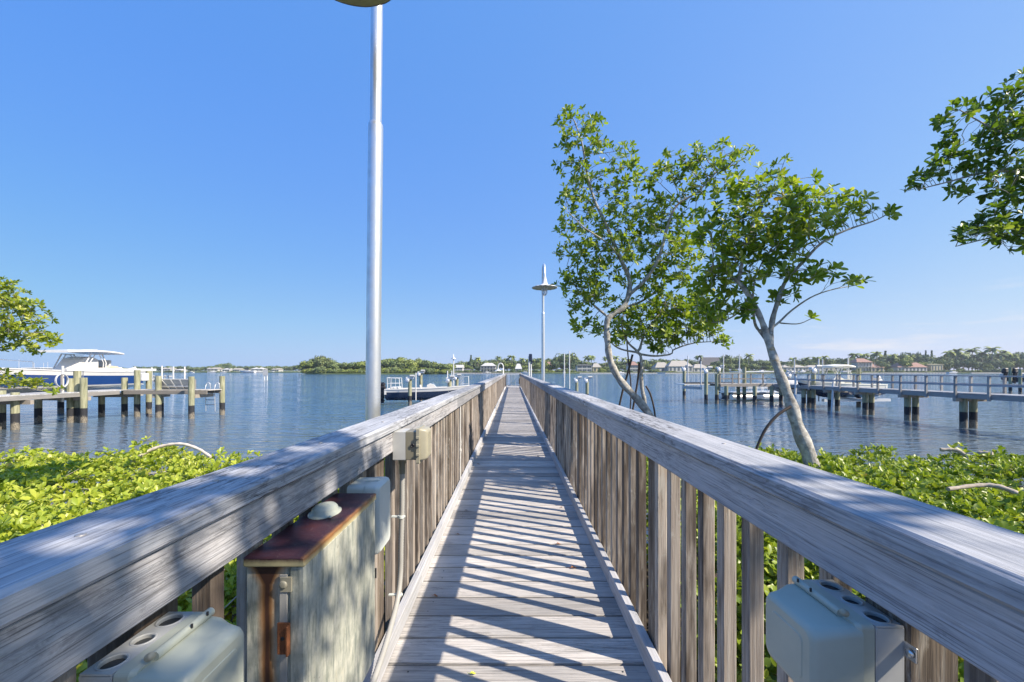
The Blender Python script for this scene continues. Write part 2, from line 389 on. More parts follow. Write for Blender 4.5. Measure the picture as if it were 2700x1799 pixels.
M['far_pine'] = far_leaf('casuarina_foliage', (0.055, 0.08, 0.03), (0.12, 0.145, 0.055), (0.20, 0.22, 0.10))
M['far_dark'] = far_leaf('dark_foliage', (0.035, 0.065, 0.03), (0.075, 0.12, 0.05), (0.13, 0.175, 0.075))
M['screw'] = plain('dull_zinc_screw', (0.30, 0.29, 0.28), 0.5, 0.3)
# ------------------------------------------------------------------ the setting: water, bank, far shores
rng = np.random.default_rng(7); random.seed(7)
def water():
    n = N('bay_water'); tc = n.n('TexCoord'); o = tc.outputs['Object']
    def mpd(s, rz=0.0):
        m = n.n('Mapping', Scale=s); m.inputs['Rotation'].default_value = (0, 0, rz); n.l(o, m.inputs[0]); return m.outputs[0]
    a = n.noise(mpd((0.40, 1.5, 1), 0.22), 1.0, 2, 0.5, 0.9)
    b = n.noise(mpd((1.3, 4.6, 1), -0.12), 1.0, 2, 0.5, 0.8)
    c = n.noise(mpd((9, 20, 1), 0.1), 1.0, 3, 0.6)
    big = n.noise(mpd((0.02, 0.06, 1)), 1.0, 4, 0.6)
    h = n.math('ADD', n.math('MULTIPLY', a, 0.8), n.math('ADD', n.math('MULTIPLY', b, 0.30), n.math('MULTIPLY', c, 0.02)))
    sp = n.n('SeparateXYZ'); n.l(o, sp.inputs[0])
    shal = n.rng(n.math('ADD', sp.outputs['Y'], n.math('MULTIPLY', n.math('ABSOLUTE', sp.outputs['X']), -0.35)), 22, 2)
    col = n.mix(shal, (0.035, 0.10, 0.20), (0.11, 0.12, 0.11))
    n.color(col); n.set(Roughness=0.06, IOR=1.5)
    n.l(n.rng(big, 0.35, 0.65, 0.02, 0.08), n.b.inputs['Roughness'])
    x = n.n('Bump'); x.inputs['Distance'].default_value = 0.30; n.l(n.rng(big, 0.3, 0.7, 0.55, 1.0), x.inputs['Strength'])
    n.l(h, x.inputs['Height']); n.l(x.outputs[0], n.b.inputs['Normal'])
    return n.m
m = MB(); m.add([(-9000, -60, 0), (9000, -60, 0), (9000, 9000, 0), (-9000, 9000, 0)], [(0, 1, 2, 3)])
o = m.build('water', water()); tag(o, kind='structure')

def mud():
    n = N('muddy_bank'); v = n.coords((1, 1, 1), seed=False); a = n.noise(v, 5, 8, 0.7); b = n.noise(v, 40, 4)
    n.color(n.ramp(a, [(0.3, (0.03, 0.022, 0.016)), (0.5, (0.07, 0.055, 0.04)), (0.7, (0.14, 0.115, 0.085))])); n.set(Roughness=0.95)
    n.bump(n.math('ADD', a, b), 0.6, 0.05); return n.m
m = MB(); nx, ny = 90, 50; vs = []
for j in range(ny+1):
    for i in range(nx+1):
        x = -90+180*i/nx; y = -60+68*j/ny
        e = 5.2+0.5*math.sin(x*0.7)+0.4*math.sin(x*1.9+1)
        z = 0.75 if y < e-1.0 else 0.75-1.5*min(1, (y-e+1)/1.6)
        vs.append((x, y, z+0.05*math.sin(x*3+y*2)+random.uniform(-.03, .03)))
fs = [(j*(nx+1)+i, j*(nx+1)+i+1, (j+1)*(nx+1)+i+1, (j+1)*(nx+1)+i) for j in range(ny) for i in range(nx)]
m.add(vs, fs, 0.5, True); o = m.build('ground', mud()); tag(o, kind='structure')

# ------------------------------------------------------------------ boardwalk
XC = 0.017; DZ = 1.3; Y0 = -2.2; Y1 = 33.6
m = MB(); y = 1.902-0.187*22; k = 0
while y < Y1+2.5:
    ya = y+0.0066+random.uniform(-.0015, .0015); yb = y+0.187-0.0066+random.uniform(-.0015, .0015)
    dz = random.uniform(-.002, .001); sk = random.uniform(-.0015, .0015)
    m.prism((XC-0.654+random.uniform(-.003, .003), (ya+yb)/2-sk, DZ-0.019+dz), (XC+0.654+random.uniform(-.003, .003), (ya+yb)/2+sk, DZ-0.019+dz+random.uniform(-.0015, .0015)), yb-ya, 0.038, ch=0.0025, tone=random.random())
    y += 0.187; k += 1
dk = m.build('boardwalk', M['deck_wood']); tag(dk, 'weathered grey plank boardwalk running straight out over the water', 'boardwalk', kind='structure')
for sx in (-0.55, 0, 0.55): m = MB(); m.prism((XC+sx, Y0, DZ-0.135), (XC+sx, Y1+2.4, DZ-0.135), 0.05, 0.185); m.build('joist', M['fascia_wood'], dk)
y = -1.4
while y < Y1+2:
    m = MB(); m.prism((XC-0.8, y, DZ-0.33), (XC+0.8, y, DZ-0.33), 0.05, 0.19); m.build('cross_beam', M['fascia_wood'], dk); y += 2.4
pm = MB(); pm.tube([(0, 0, -1.5), (0, 0, DZ-0.24)], 0.11, 12)
p0 = pm.build('piling', M['piling'], dk); first = True; y = -1.27
while y < Y1+2:
    for sx in (-0.5, 0.5):
        q = p0 if first else p0.copy()
        if not first: C.objects.link(q)
        q.parent = dk; q.location = (XC+sx, y, 0); first = False
    y += 2.4
# nail heads at the board ends
m = MB(); y = 1.902-0.187*3
while y < 12:
    for sx in (-0.5, 0.5):
        for dy in (0.045, 0.14):
            m.lathe([(0.0048, 0), (0.004, 0.0012), (0, 0.0012)], (XC+sx+random.uniform(-.012, .012), y+dy, DZ-0.0015), 8)
    y += 0.187
o = m.build('nail', M['nail_and_hole_shade'], dk); tag(o, kind='stuff')

BT = DZ+1.143        # top of the cap
def railing(sd, label):
    X = lambda a: XC+sd*a
    t = thing('wooden_railing', label, 'railing', (X(0.66), 0, DZ), 0, 'railings of the boardwalk')
    # cap boards, butted with small gaps
    m = MB(); y = Y0+random.uniform(0, .6)
    cuts = [Y0]; yy = {-1: 4.35, 1: 3.4}[sd]
    while yy < Y1-1: cuts.append(yy); yy += 3.66
    cuts.append(Y1)
    def capw(a, b, tn):
        n = max(2, int((b-a)/0.25)); n = min(n, 40); vs = []
        w2 = 0.0915; h = 0.045; c = 0.007
        sec = [(-w2+c, -h), (w2-c, -h), (w2, -h+c), (w2, -c), (w2-c*1.3, 0), (-w2+c*1.3, 0), (-w2, -c), (-w2, -h+c)]
        for i in range(n+1):
            q = a+(b-a)*i/n; wx = 0.0015*math.sin(q*1.7+tn*9)+random.uniform(-.0006, .0006); wz = 0.002*math.sin(q*1.1+tn*5)
            for sx, sz in sec: vs.append((X(0.6965)+sx+wx, q, BT+sz+wz))
        fs = [(i*8+k, i*8+(k+1) % 8, (i+1)*8+(k+1) % 8, (i+1)*8+k) for i in range(n) for k in range(8)]
        fs += [tuple(range(7, -1, -1)), tuple(range(n*8, n*8+8))]; m.add(vs, fs, tn)
    for i in range(len(cuts)-1): capw(cuts[i]+0.002, cuts[i+1]-0.002, random.random())
    cp = m.build('rail_cap', M['rail_wood'], t, True)
    # screws in the cap
    ys = ({-1: (0.62, 0.93, 1.42, 2.0, 2.9, 3.8), 1: (0.55, 0.98, 1.40, 2.2, 3.2, 4.3)})[sd]
    for y in ys:
        s = MB(); xx = X(0.70+random.uniform(-.03, .03))
        s.lathe([(0.0068, -0.001), (0.0068, 0.0012), (0.0035, 0.0014), (0.002, 0.0004), (0, 0.0004)], (xx, y, BT+0.001), 12)
        s.build('screw', M['screw'], cp, True)
    m = MB()
    for i in range(len(cuts)-1):
        m.prism((X(0.639), cuts[i]+0.003, BT-0.045-0.0545), (X(0.639), cuts[i+1]-0.003, BT-0.045-0.0545), 0.038, 0.107, ch=0.004, tone=random.random())
    m.build('top_board', M['fascia_wood'], t, True)
    m = MB(); y = Y0; tl = [Y0, 2.6, 6.3, 9.9, 13.6, 17.2, 20.9, 24.5, 28.2, Y1]
    for i in range(len(tl)-1):
        m.prism((X(0.6305), tl[i]+0.002, DZ+0.05), (X(0.6305), tl[i+1]-0.002, DZ+0.05), 0.043, 0.097, ch=0.004, tone=random.random())
    m.build('toe_board', M['toe_wood'], t, True)
    # posts and balusters
    posts = [-1.4, 0.725, 1.95]; q = 4.1
    while q < Y1: posts.append(q); q += 2.13
    pm = MB(); pm.prism((0, 0, -1.6), (0, 0, BT-DZ-0.048), 0.088, 0.088, up=(0, 1, 0), ch=0.004)
    base = pm.build('post', M['post_wood'], t); 
    for i, py in enumerate(posts):
        b = base if i == 0 else base.copy()
        if i: C.objects.link(b)
        b.parent = t; b.location = (X(0.66)+sd*0.0445-X(0.66), py, 0)
    bm_ = []
    for v in range(4):
        bm = MB(); bm.prism((0, 0, -0.17-0.01*v), (0, 0, BT-DZ-0.048), 0.044, 0.040, up=(0, 1, 0), ch=0.003)
        bm_.append(bm)
    ys = []; y = 1.140-0.145*20+0.022
    while y < Y1:
        if all(abs(y-p) > 0.072 for p in posts): ys.append(y+random.uniform(-.006, .006))
        y += 0.1445
    ob = [b.build('baluster', M['baluster_wood'], t) for b in bm_]
    vis = [y for y in ys if y > 0.35]; near = vis[:100-0]; used = 0
    rest = [y for y in ys if y not in near]
    for y in near:
        src = ob[used % 4]; b = src if used < 4 else src.copy()
        if used >= 4: C.objects.link(b)
        b.parent = t; b.location = (sd*(0.0205+random.uniform(0, .002)), y, random.uniform(-.01, 0)); b.rotation_euler = (random.uniform(-.004, .004), 0, random.uniform(-.03, .03)); used += 1
    m = MB()
    for y in rest: m.prism((X(0.681), y, DZ-0.17), (X(0.681), y, BT-0.048), 0.044, 0.040, up=(0, 1, 0), tone=random.random())
    o = m.build('baluster', M['baluster_wood'], t, True); tag(o, kind='stuff')
    return t
rail_l = railing(-1, 'weathered wooden railing left of the boardwalk, with the rusty cabinet on it')
rail_r = railing(1, 'weathered wooden railing right of the boardwalk, beside the mangrove trees')

# gate closing the far end
g = thing('picket_gate', 'low white and dark picket gate closing the far end of the boardwalk', 'gate', (XC, 33.5, DZ))
for sx in (-0.6, 0.6): m = MB(); m.prism((sx, 0, 0), (sx, 0, 1.17), 0.09, 0.09, up=(0, 1, 0), ch=0.005); m.build('gate_post', M['post_wood'], g)
m = MB(); m.prism((-0.55, 0, 1.08), (0.55, 0, 1.08), 0.05, 0.06); m.prism((-0.55, 0, 0.16), (0.55, 0, 0.16), 0.05, 0.06)
m.build('frame', M['alu'], g)
for i in range(9):
    m = MB(); x = -0.48+0.12*i; m.prism((x, 0, 0.19), (x, 0, 1.05), 0.03, 0.03, up=(0, 1, 0)); m.build('picket', M['alu'], g)
m = MB(); m.box(0.50, 0.56, -0.06, -0.03, 0.3, 0.75, 0.004); m.build('latch', M['black'], g)

# fallen leaves on the deck
lf = [(1513, 1497, 0.05, 0.4, 'largest curled orange brown leaf on a sunlit plank near the right toe board'), (1148, 1571, 0.035, -.2, 'small brown leaf near the left toe board, nearest of the brown ones'), (1208, 1408, 0.03, .1, 'thin brown leaf on a shaded plank by the left side'), (1481, 1337, 0.035, .9, 'pale curled leaf against the right toe board'),
      (1262, 1224, 0.05, .3, 'red brown leaf at the left side, just beyond the outlet box'), (1473, 1434, 0.04, .1, 'flat grey brown leaf in the shade by the right side'), (1459, 1287, 0.045, 1.2, 'orange leaf at the far right side of the planks'), (1247, 1775, 0.03, .2, 'yellow green leaf on the nearest plank'), (1419, 1204, 0.05, .4, 'dark speck of a leaf farthest along on the right'),
      (1230, 1345, 0.03, .7, 'black curled leaf on the left of a shaded plank')]
for i, (px, py, sz, rz, lb) in enumerate(lf):
    d = (CAMZ-DZ-0.006)*F/(py-978); p = P(px, py, d); m = MB(); vs = []; fs = []
    for j in range(7):
        u = j/6; wd = 0.42*math.sin(math.pi*min(1, u*0.96+0.03))**0.8
        for s_ in (-1, 0, 1): vs.append((u*sz-sz/2, s_*wd*sz*0.6, abs(s_)*wd*sz*0.35+0.10*sz*math.sin(u*6)+0.1*sz))
    for j in range(6):
        for s_ in range(2): a = j*3+s_; fs.append((a, a+1, a+4, a+3))
    m.add(vs, fs, 0.5, True); m.tube([(-sz/2, 0, .1*sz), (-sz*0.8, 0.01, 0.16*sz)], 0.0008, 5)
    if i == 7:
        mt = plain('yellow_leaf', (0.45, 0.5, 0.05), 0.6)
    elif i in (8, 9): mt = plain('dead_dark_leaf', (0.06, 0.035, 0.02), 0.7)
    else: mt = M['brass']
    o = m.build('fallen_leaf', mt); o.location = (p.x, p.y, DZ+0.001); o.rotation_euler = (0, 0, rz)
    tag(o, lb, 'leaf', 'fallen leaves on the planks')

# ------------------------------------------------------------------ lamp posts
def lamp(loc, label, lean=(0, 0)):
    t = thing('lamp_post', label, 'lamp post', loc, 0, 'tall lamp posts along the boardwalk')
    m = MB(); m.tube([(0, 0, -1.0), (0, 0, 4.62)], 0.057, 24); m.lathe([(0.057, 4.62), (0.055, 4.645), (0.046, 4.66)], n=24)
    m.build('pole', M['galv'], t)
    m = MB(); m.tube([(0, 0, 4.62), (0, 0, 5.75)]+[(0, -0.325+0.325*math.cos(a), 5.75+0.42*math.sin(a)) for a in [math.pi*i/14 for i in range(1, 15)]]+[(0, -0.65, 5.64)], 0.045, 20)
    m.build('gooseneck_arm', M['galv'], t)
    # shade: cone neck flaring to a wide scalloped disc
    wav = lambda j, an: ((0.006*math.cos(an*16), 0.005*math.cos(an*16)) if j in (5, 6, 7) else (0, 0))
    m = MB(); m.lathe([(0.05, 0.34), (0.055, 0.30), (0.095, 0.13), (0.125, 0.09), (0.22, 0.06), (0.40, 0.012), (0.41, 0.0), (0.405, -0.008)], (0, -0.65, 5.36), 64, wav=wav)
    sh = m.build('lamp_shade', M['white_metal'], t)
    m = MB(); m.lathe([(0.400, -0.006), (0.39, 0.006), (0.22, 0.05), (0.12, 0.078), (0.001, 0.082)], (0, -0.65, 5.36), 64, wav=lambda j, an: ((0.006*math.cos(an*16), 0.004*math.cos(an*16)) if j < 2 else (0, 0)))
    m.build('shade_lining', M['lamp_inside'], sh)
    m = MB(); m.lathe([(0.0, -0.24), (0.05, -0.225), (0.075, -0.17), (0.08, -0.05), (0.08, 0.075)], (0, -0.65, 5.36), 20)
    n = N('lamp_glass'); n.set(Roughness=0.1, IOR=1.2); n.b.inputs['Transmission Weight'].default_value = 0.8; n.color((0.85, 0.88, 0.9))
    gl = m.build('glass_jar', M.setdefault('lamp_glass', n.m), t)
    m = MB()
    for k in range(8):
        a = k*math.pi/4; c, s_ = math.cos(a), math.sin(a)
        m.tube([(c*r, -0.65+s_*r, 5.36+z) for r, z in ((0.095, 0.06), (0.095, -0.15), (0.08, -0.21), (0.04, -0.255), (0, -0.265))], 0.004, 6)
    for z in (-0.05, -0.15): m.tube([(0.096*math.cos(a), -0.65+0.096*math.sin(a), 5.36+z) for a in [2*math.pi*i/20 for i in range(21)]], 0.004, 6)
    m.build('wire_guard', M['galv'], t)
    t.rotation_euler = (lean[0], lean[1], 0); return t
lamp((-1.13, 3.15, 0), 'galvanised lamp post close outside the left railing, shade cut by the top edge', (0.0, 0.010))
lamp((1.03, 13.4, 0), 'galvanised lamp post with wide disc shade rising right of the far boardwalk', (0, -0.002))
# ------------------------------------------------------------------ electrical fittings on the railings
def rrect(cy, cz, hy, hz, r, n=5):
    pts = []
    for cx_, cz_, a0 in ((hy-r, hz-r, 0), (-hy+r, hz-r, 90), (-hy+r, -hz+r, 180), (hy-r, -hz+r, 270)):
        for i in range(n+1):
            a = R(a0+90*i/n); pts.append((cy+cx_+r*math.cos(a), cz+cz_+r*math.sin(a)))
    return pts
def loft_x(mb, rings, cap0=True, cap1=True, smooth=False, tone=0.5):
    """rings: list of (x, [(y,z)...]) joined along x"""
    n = len(rings[0][1]); vs = [(x, a, b) for x, pts in rings for a, b in pts]
    fs = [(i*n+k, i*n+(k+1) % n, (i+1)*n+(k+1) % n, (i+1)*n+k) for i in range(len(rings)-1) for k in range(n)]
    mb.add(vs, fs, tone, smooth)
    if cap0: mb.add([vs[k] for k in range(n)], [tuple(range(n-1, -1, -1))], tone)
    if cap1: mb.add([vs[(len(rings)-1)*n+k] for k in range(n)], [tuple(range(n))], tone)
def holed_top(mb, x0, x1, ys, z, rs, depth=0.03):
    """top plate in the xy plane at height z with one round opening per cell"""
    holes = []
    for i in range(len(ys)-1):
        ya, yb = ys[i], ys[i+1]; cx, cy = (x0+x1)/2, (ya+yb)/2; r = rs[i]; n = 32; outer = []; inner = []
        for k in range(n):
            a = 2*math.pi*(k+0.5)/n; c, s_ = math.cos(a), math.sin(a)
            q = min(abs((x1-x0)/2/c) if abs(c) > 1e-6 else 9, abs((yb-ya)/2/s_) if abs(s_) > 1e-6 else 9)
            outer.append((cx+c*q, cy+s_*q, z)); inner.append((cx+c*r, cy+s_*r, z))
        for cx_, cy_ in ((x0, ya), (x1, ya), (x1, yb), (x0, yb)):     # snap nearest outer point to the corner
            k = min(range(n), key=lambda q: (outer[q][0]-cx_)**2+(outer[q][1]-cy_)**2); outer[k] = (cx_, cy_, z)
        fs = [(k, (k+1) % n, n+(k+1) % n, n+k) for k in range(n)]
        mb.add(outer+inner, fs, 0.5)
        holes.append((cx, cy, r))
    return holes
def outlet_box(sd, y0, y1, ztop, label):
    X = lambda a: sd*a
    t = thing('outlet_box', label, 'outlet box', (XC+X(0.655), (y0+y1)/2, ztop-0.15), 0, None)
    L_ = lambda a: X(a)-X(0.655)
    hy = (y1-y0)/2; hz = 0.075; cz = 0.075
    # grey back box: walls with an open top closed by a drilled plate
    m = MB(); xa, xb = sorted((L_(0.655), L_(0.606))); th = 0.003
    m.box(xa, xb, -hy, hy, 0.0, th); m.box(xa, xa+th, -hy, hy, th+.0002, 0.1485, 0.0004); m.box(xb-th, xb, -hy, hy, th+.0002, 0.1485, 0.0004)
    m.prism((xa+th, -hy+th/2, 0.075), (xb-th, -hy+th/2, 0.075), th, 0.146); m.prism((xa+th, hy-th/2, 0.075), (xb-th, hy-th/2, 0.075), th, 0.146)
    ys = [-hy+0.0006+(2*hy-0.0012)*i/3 for i in range(4)]; xa += 0.0006; xb -= 0.0006
    ho = holed_top(m, xa, xb, ys, 0.1515, [0.0165, 0.0145, 0.0175])
    ring = [(xa, ys[0], 0.1515), (xb, ys[0], 0.1515), (xb, ys[-1], 0.1515), (xa, ys[-1], 0.1515), (xa, ys[0], 0.1487), (xb, ys[0], 0.1487), (xb, ys[-1], 0.1487), (xa, ys[-1], 0.1487)]
    m.add(ring, [(0, 1, 5, 4), (1, 2, 6, 5), (2, 3, 7, 6), (3, 0, 4, 7)], 0.5)
    bb = m.build('back_box', M['grey_box'], t)
    for cx, cy, r in ho:
        h = MB(); pr = [(r+0.003, 0.0), (r+0.003, 0.0010), (r+0.0005, 0.0012)]
        for q in range(7): pr += [(r-0.0002, -0.0022*q), (r-0.0014, -0.0022*q-0.0011)]
        pr += [(r-0.0012, -0.02)]
        h.lathe(pr, (cx, cy, 0.1516), 32); rg_ = h.build('threaded_ring', M['grey_box'], bb)
        h = MB(); h.lathe([(r-0.0013, -0.006), (0.0001, -0.006)], (cx, cy, 0.1516), 24); h.build('bore_shade_disc', M['nail_and_hole_shade'], bb)  # dark disc standing in for the shade deep in the hole
    # gasket line, cover frame and domed lid
    m = MB(); loft_x(m, [(L_(0.606), rrect(0, cz, hy-0.002, hz-0.001, 0.006, 3)), (L_(0.603), rrect(0, cz, hy-0.002, hz-0.001, 0.006, 3))]); m.build('gasket', M['black'], t)
    m = MB(); loft_x(m, [(L_(0.603), rrect(0, cz+0.002, hy+0.001, hz+0.002, 0.008)), (L_(0.582), rrect(0, cz+0.002, hy+0.001, hz+0.002, 0.008)), (L_(0.575), rrect(0, cz+0.003, hy-0.004, hz-0.002, 0.008))], smooth=False)
    m.tube([(L_(0.574), -hy+0.034, 0.154), (L_(0.574), hy-0.004, 0.154)], 0.0075, 16)
    fr = m.build('cover_frame', M['sage_cover'], t)
    m = MB(); q = []
    for x, ins, r in ((0.582, 0.004, 0.014), (0.556, 0.006, 0.015), (0.535, 0.012, 0.018), (0.515, 0.015, 0.02), (0.508, 0.019, 0.02), (0.505, 0.026, 0.018)):
        q.append((L_(x), rrect(0, cz-0.004, hy-ins+0.008, hz-ins+0.006, r, 6)))
    loft_x(m, q, smooth=True)
    m.add([], [])
    ld = m.build('cover_lid', M['sage_cover'], t)
    m = MB(); loft_x(m, [(L_(0.5055), rrect(0, cz-0.004, hy-0.034, hz-0.034, 0.01, 4)), (L_(0.5035), rrect(0, cz-0.004, hy-0.036, hz-0.036, 0.01, 4))]); m.build('raised_panel', M['sage_cover'], ld)
    m = MB(); m.lathe([(0.0001, 0.006), (0.005, 0.0058), (0.006, 0.004), (0.006, -0.004)], (L_(0.570), -hy+0.022, 0.170-0.008), 20, axis=(-sd, -0.2, 0.6)); m.build('hinge_screw', M['khaki_cover'], fr)
    for dy in (0.02, 0.055):
        m = MB(); m.box(L_(0.5665)-0.0015, L_(0.5665)+0.0015, dy-0.0012, dy+0.0012, 0.1575, 0.1645); m.build('slot', M['black'], fr)
    m = MB(); m.prism((L_(0.655), -hy, 0.115), (L_(0.655), -hy-0.022, 0.115), 0.004, 0.026, up=(0, 0, 1), ch=0.001)
    m.lathe([(0.007, 0), (0.006, 0.004), (0, 0.005)], (L_(0.652), -hy-0.013, 0.115), 12, axis=(-sd, 0, 0)); m.build('mounting_lug', M['steel'], t)
    return t
outlet_box(1, 0.683, 0.837, 2.26, 'sage green weatherproof outlet box with three open holes on the right railing')
outlet_box(-1, 0.585, 0.739, 2.252, 'sage green weatherproof outlet box in the bottom left corner, before the rusty cabinet')

# the tall rusty cabinet
def cab_paint(rust_side):
    n = N('weathered_cabinet_paint'); v = n.coords((1, 1, 1), seed=False); sp = n.n('SeparateXYZ'); n.l(v, sp.inputs[0])
    st = n.noise(n.coords((60, 60, 9), seed=False), 1, 6, 0.7); bl = n.noise(v, 16, 6, 0.65); sm = n.noise(n.coords((25, 25, 12), seed=False), 1, 5, 0.75)
    c = n.ramp(bl, [(0.3, (0.26, 0.28, 0.235)), (0.5, (0.42, 0.435, 0.375)), (0.7, (0.56, 0.56, 0.48))])
    c = n.mix(n.rng(st, 0.48, 0.62, 0, 0.7), c, (0.14, 0.17, 0.155)); c = n.mix(n.rng(sm, 0.56, 0.66, 0, 0.6), c, (0.50, 0.48, 0.38))
    chips = n.noise(v, 55, 5, 0.7); c = n.mix(n.rng(chips, 0.66, 0.70, 0, 0.7), c, (0.17, 0.13, 0.09))
    if rust_side:
        w1 = n.noise(n.coords((14, 14, 5), seed=False), 1, 4); xo = n.math('ADD', sp.outputs['X'], n.math('MULTIPLY', n.math('SUBTRACT', w1, 0.5), 0.022))
        dx = n.math('ABSOLUTE', n.math('SUBTRACT', xo, -0.021))
        wd = n.rng(sp.outputs['Z'], 0.0, 0.59, 0.014, 0.026)
        hi = n.rng(sp.outputs['Z'], 0.52, 0.585, 0.0, 0.035); dd = n.math('SUBTRACT', dx, hi)
        f = n.rng(n.math('DIVIDE', dd, wd), 1.25, 0.35); f2 = n.rng(n.math('DIVIDE', dd, wd), 0.62, 0.15)
        c = n.mix(n.math('MULTIPLY', f, 0.9), c, (0.36, 0.16, 0.035)); c = n.mix(n.math('MULTIPLY', f2, 0.95), c, (0.035, 0.014, 0.012))
    n.color(c); n.set(Roughness=0.6); n.bump(n.math('ADD', st, chips), 0.35, 0.002); return n.m
def rust_top():
    n = N('rusted_lid'); v = n.coords((1, 1, 1), seed=False); sp = n.n('SeparateXYZ'); n.l(v, sp.inputs[0]); a = n.noise(v, 9, 6, 0.7); b = n.noise(v, 120, 4)
    e = n.math('ADD', sp.outputs['X'], n.math('MULTIPLY', n.math('SUBTRACT', a, 0.5), 0.03))
    c = n.ramp(a, [(0.3, (0.018, 0.010, 0.020)), (0.55, (0.05, 0.017, 0.026)), (0.75, (0.075, 0.022, 0.022))])
    c = n.mix(n.rng(e, 0.060, 0.074, 0, 0.85), c, (0.30, 0.14, 0.04)); c = n.mix(n.rng(b, 0.62, 0.7, 0, 0.3), c, (0.2, 0.17, 0.15))
    zl = n.math('ADD', sp.outputs['Z'], n.math('MULTIPLY', n.math('SUBTRACT', a, 0.5), 0.03))
    c = n.mix(n.rng(zl, 0.584, 0.572, 0, 0.85), c, (0.50, 0.44, 0.24))
    n.color(c); n.set(Roughness=0.5); n.bump(b, 0.3, 0.002); return n.m
cx = -0.58; cb = thing('electrical_cabinet', 'tall weathered metal cabinet with a rusty top and rust streak on the left railing', 'cabinet', (XC+cx, 1.1875, 1.67))
y0, y1 = 0.945-1.1875, 1.43-1.1875; H = 0.567
m = MB(); m.prism((-0.0205, y0+0.004, H/2), (-0.0205, y1, H/2), 0.103, H, ch=0.002)
body = m.build('body', cab_paint(True), cb)
m = MB(); m.prism((0.051, y0, H/2), (0.051, y1, H/2), 0.036, H-0.002, ch=0.003)
door = m.build('door', cab_paint(False), cb)
m = MB(); m.prism((-0.001, y0-0.006, 0.578), (-0.001, y1+0.004, 0.578), 0.146, 0.024, ch=0.003); m.build('lid', rust_top(), cb)
m = MB(); m.prism((0.020, y0-0.001, 0.10), (0.020, y0-0.001, H-0.02), 0.018, 0.004, up=(0, 1, 0), ch=0.0008); m.build('door_flange', M['conduit'], body)
m = MB(); m.prism((0.014, y0-0.003, 0.525), (0.040, y0-0.003, 0.525), 0.005, 0.034, up=(0, 0, 1)); m.lathe([(0.010, 0), (0.009, 0.003), (0.005, 0.004), (0, 0.004)], (0.021, y0-0.005, 0.525), 16, axis=(0, -1, 0)); m.build('corner_bracket', M['khaki_cover'], body)
m = MB(); m.prism((0.022, y0-0.004, 0.36), (0.022, y0-0.004, 0.435), 0.030, 0.004, up=(0, 1, 0), ch=0.001); m.prism((0.034, y0-0.008, 0.36), (0.034, y0-0.008, 0.43), 0.005, 0.012, up=(0, 1, 0), ch=0.001)
la = m.build('hasp', M['rusty'], body)
m = MB(); m.lathe([(0.0045, 0), (0.0045, 0.001), (0, 0.001)], (0.020, y0-0.0062, 0.398), 12, axis=(0, -1, 0)); m.build('hasp_hole', M['black'], la)
m = MB(); s3 = []
prof = [(0.058, 0.0), (0.058, 0.003), (0.047, 0.006), (0.045, 0.016), (0.036, 0.024), (0.018, 0.028), (0.0, 0.029)]
m.lathe(prof, (0, 0, 0), 32); m.v = [(-0.018+x*0.78, 0.045+y*1.0, 0.5906+z) for x, y, z in m.v]
m.lathe([(0.005, 0), (0.004, 0.003), (0, 0.0035)], (0.018, 0.0, 0.5936), 10)
m.build('hub_cap', M['sage_cover'], cb)
m = MB(); m.prism((0.062, y1+0.002, 0.285), (0.062, y1+0.002, 0.320), 0.022, 0.004, up=(0, 1, 0)); tb = m.build('tab', M['black'], cb)
m = MB(); m.lathe([(0.006, 0), (0.005, 0.002), (0, 0.003)], (0.062, y1-0.001, 0.305), 12, axis=(0, -1, 0)); m.build('rivet', M['white_plastic'], tb)

# white plastic enclosure behind the cabinet
e = thing('plastic_enclosure', 'white plastic enclosure with rounded corners mounted behind the rusty cabinet', 'enclosure', (XC-0.655, 1.605, 1.99))
m = MB(); loft_x(m, [(0.0, rrect(0, 0.1325, 0.074, 0.1315, 0.016)), (0.066, rrect(0, 0.1325, 0.075, 0.1325, 0.016))]); m.build('back_box', M['white_plastic'], e)
m = MB(); loft_x(m, [(0.068, rrect(0, 0.1325, 0.077, 0.1345, 0.018)), (0.105, rrect(0, 0.1325, 0.0775, 0.135, 0.018)), (0.117, rrect(0, 0.1325, 0.0745, 0.132, 0.018)), (0.124, rrect(0, 0.1325, 0.067, 0.125, 0.018))], smooth=True)
cv = m.build('cover', M['white_plastic'], e)
m = MB(); m.box(0.05, 0.10, -0.012, 0.012, 0.264, 0.2735, 0.002); m.build('latch', M['white_plastic'], cv)

# small outlet box on the top board with conduit below
jb = thing('junction_box', 'grey and olive outlet box with khaki flip cover high on the left railing', 'junction box', (XC-0.62, 2.055, 2.25))
m = MB(); loft_x(m, [(0.001, rrect(0, 0.0725, 0.055, 0.0725, 0.004, 3)), (0.064, rrect(0, 0.0725, 0.055, 0.0725, 0.004, 3))]); m.build('back_box', M['grey_box'], jb)
m = MB(); loft_x(m, [(0.066, rrect(0, 0.0725, 0.054, 0.0715, 0.004, 3)), (0.118, rrect(0, 0.0725, 0.054, 0.0715, 0.004, 3))])
ob_ = m.build('extension_ring', M['olive_box'], jb)
m = MB(); m.lathe([(0.010, 0), (0.010, 0.006), (0.006, 0.006), (0.006, 0.002), (0, 0.002)], (0.100, -0.0545, 0.075), 16, axis=(0, -1, 0)); m.build('plug', M['black'], ob_)
m = MB(); loft_x(m, [(0.119, rrect(0.004, 0.072, 0.064, 0.090, 0.008, 4)), (0.134, rrect(0.004, 0.072, 0.064, 0.090, 0.008, 4))])
for z in (0.03, 0.075, 0.115): m.box(0.119, 0.136, -0.066, -0.058, z-0.006, z+0.006, 0.001)
fl = m.build('cover_flange', M['khaki_cover'], jb)
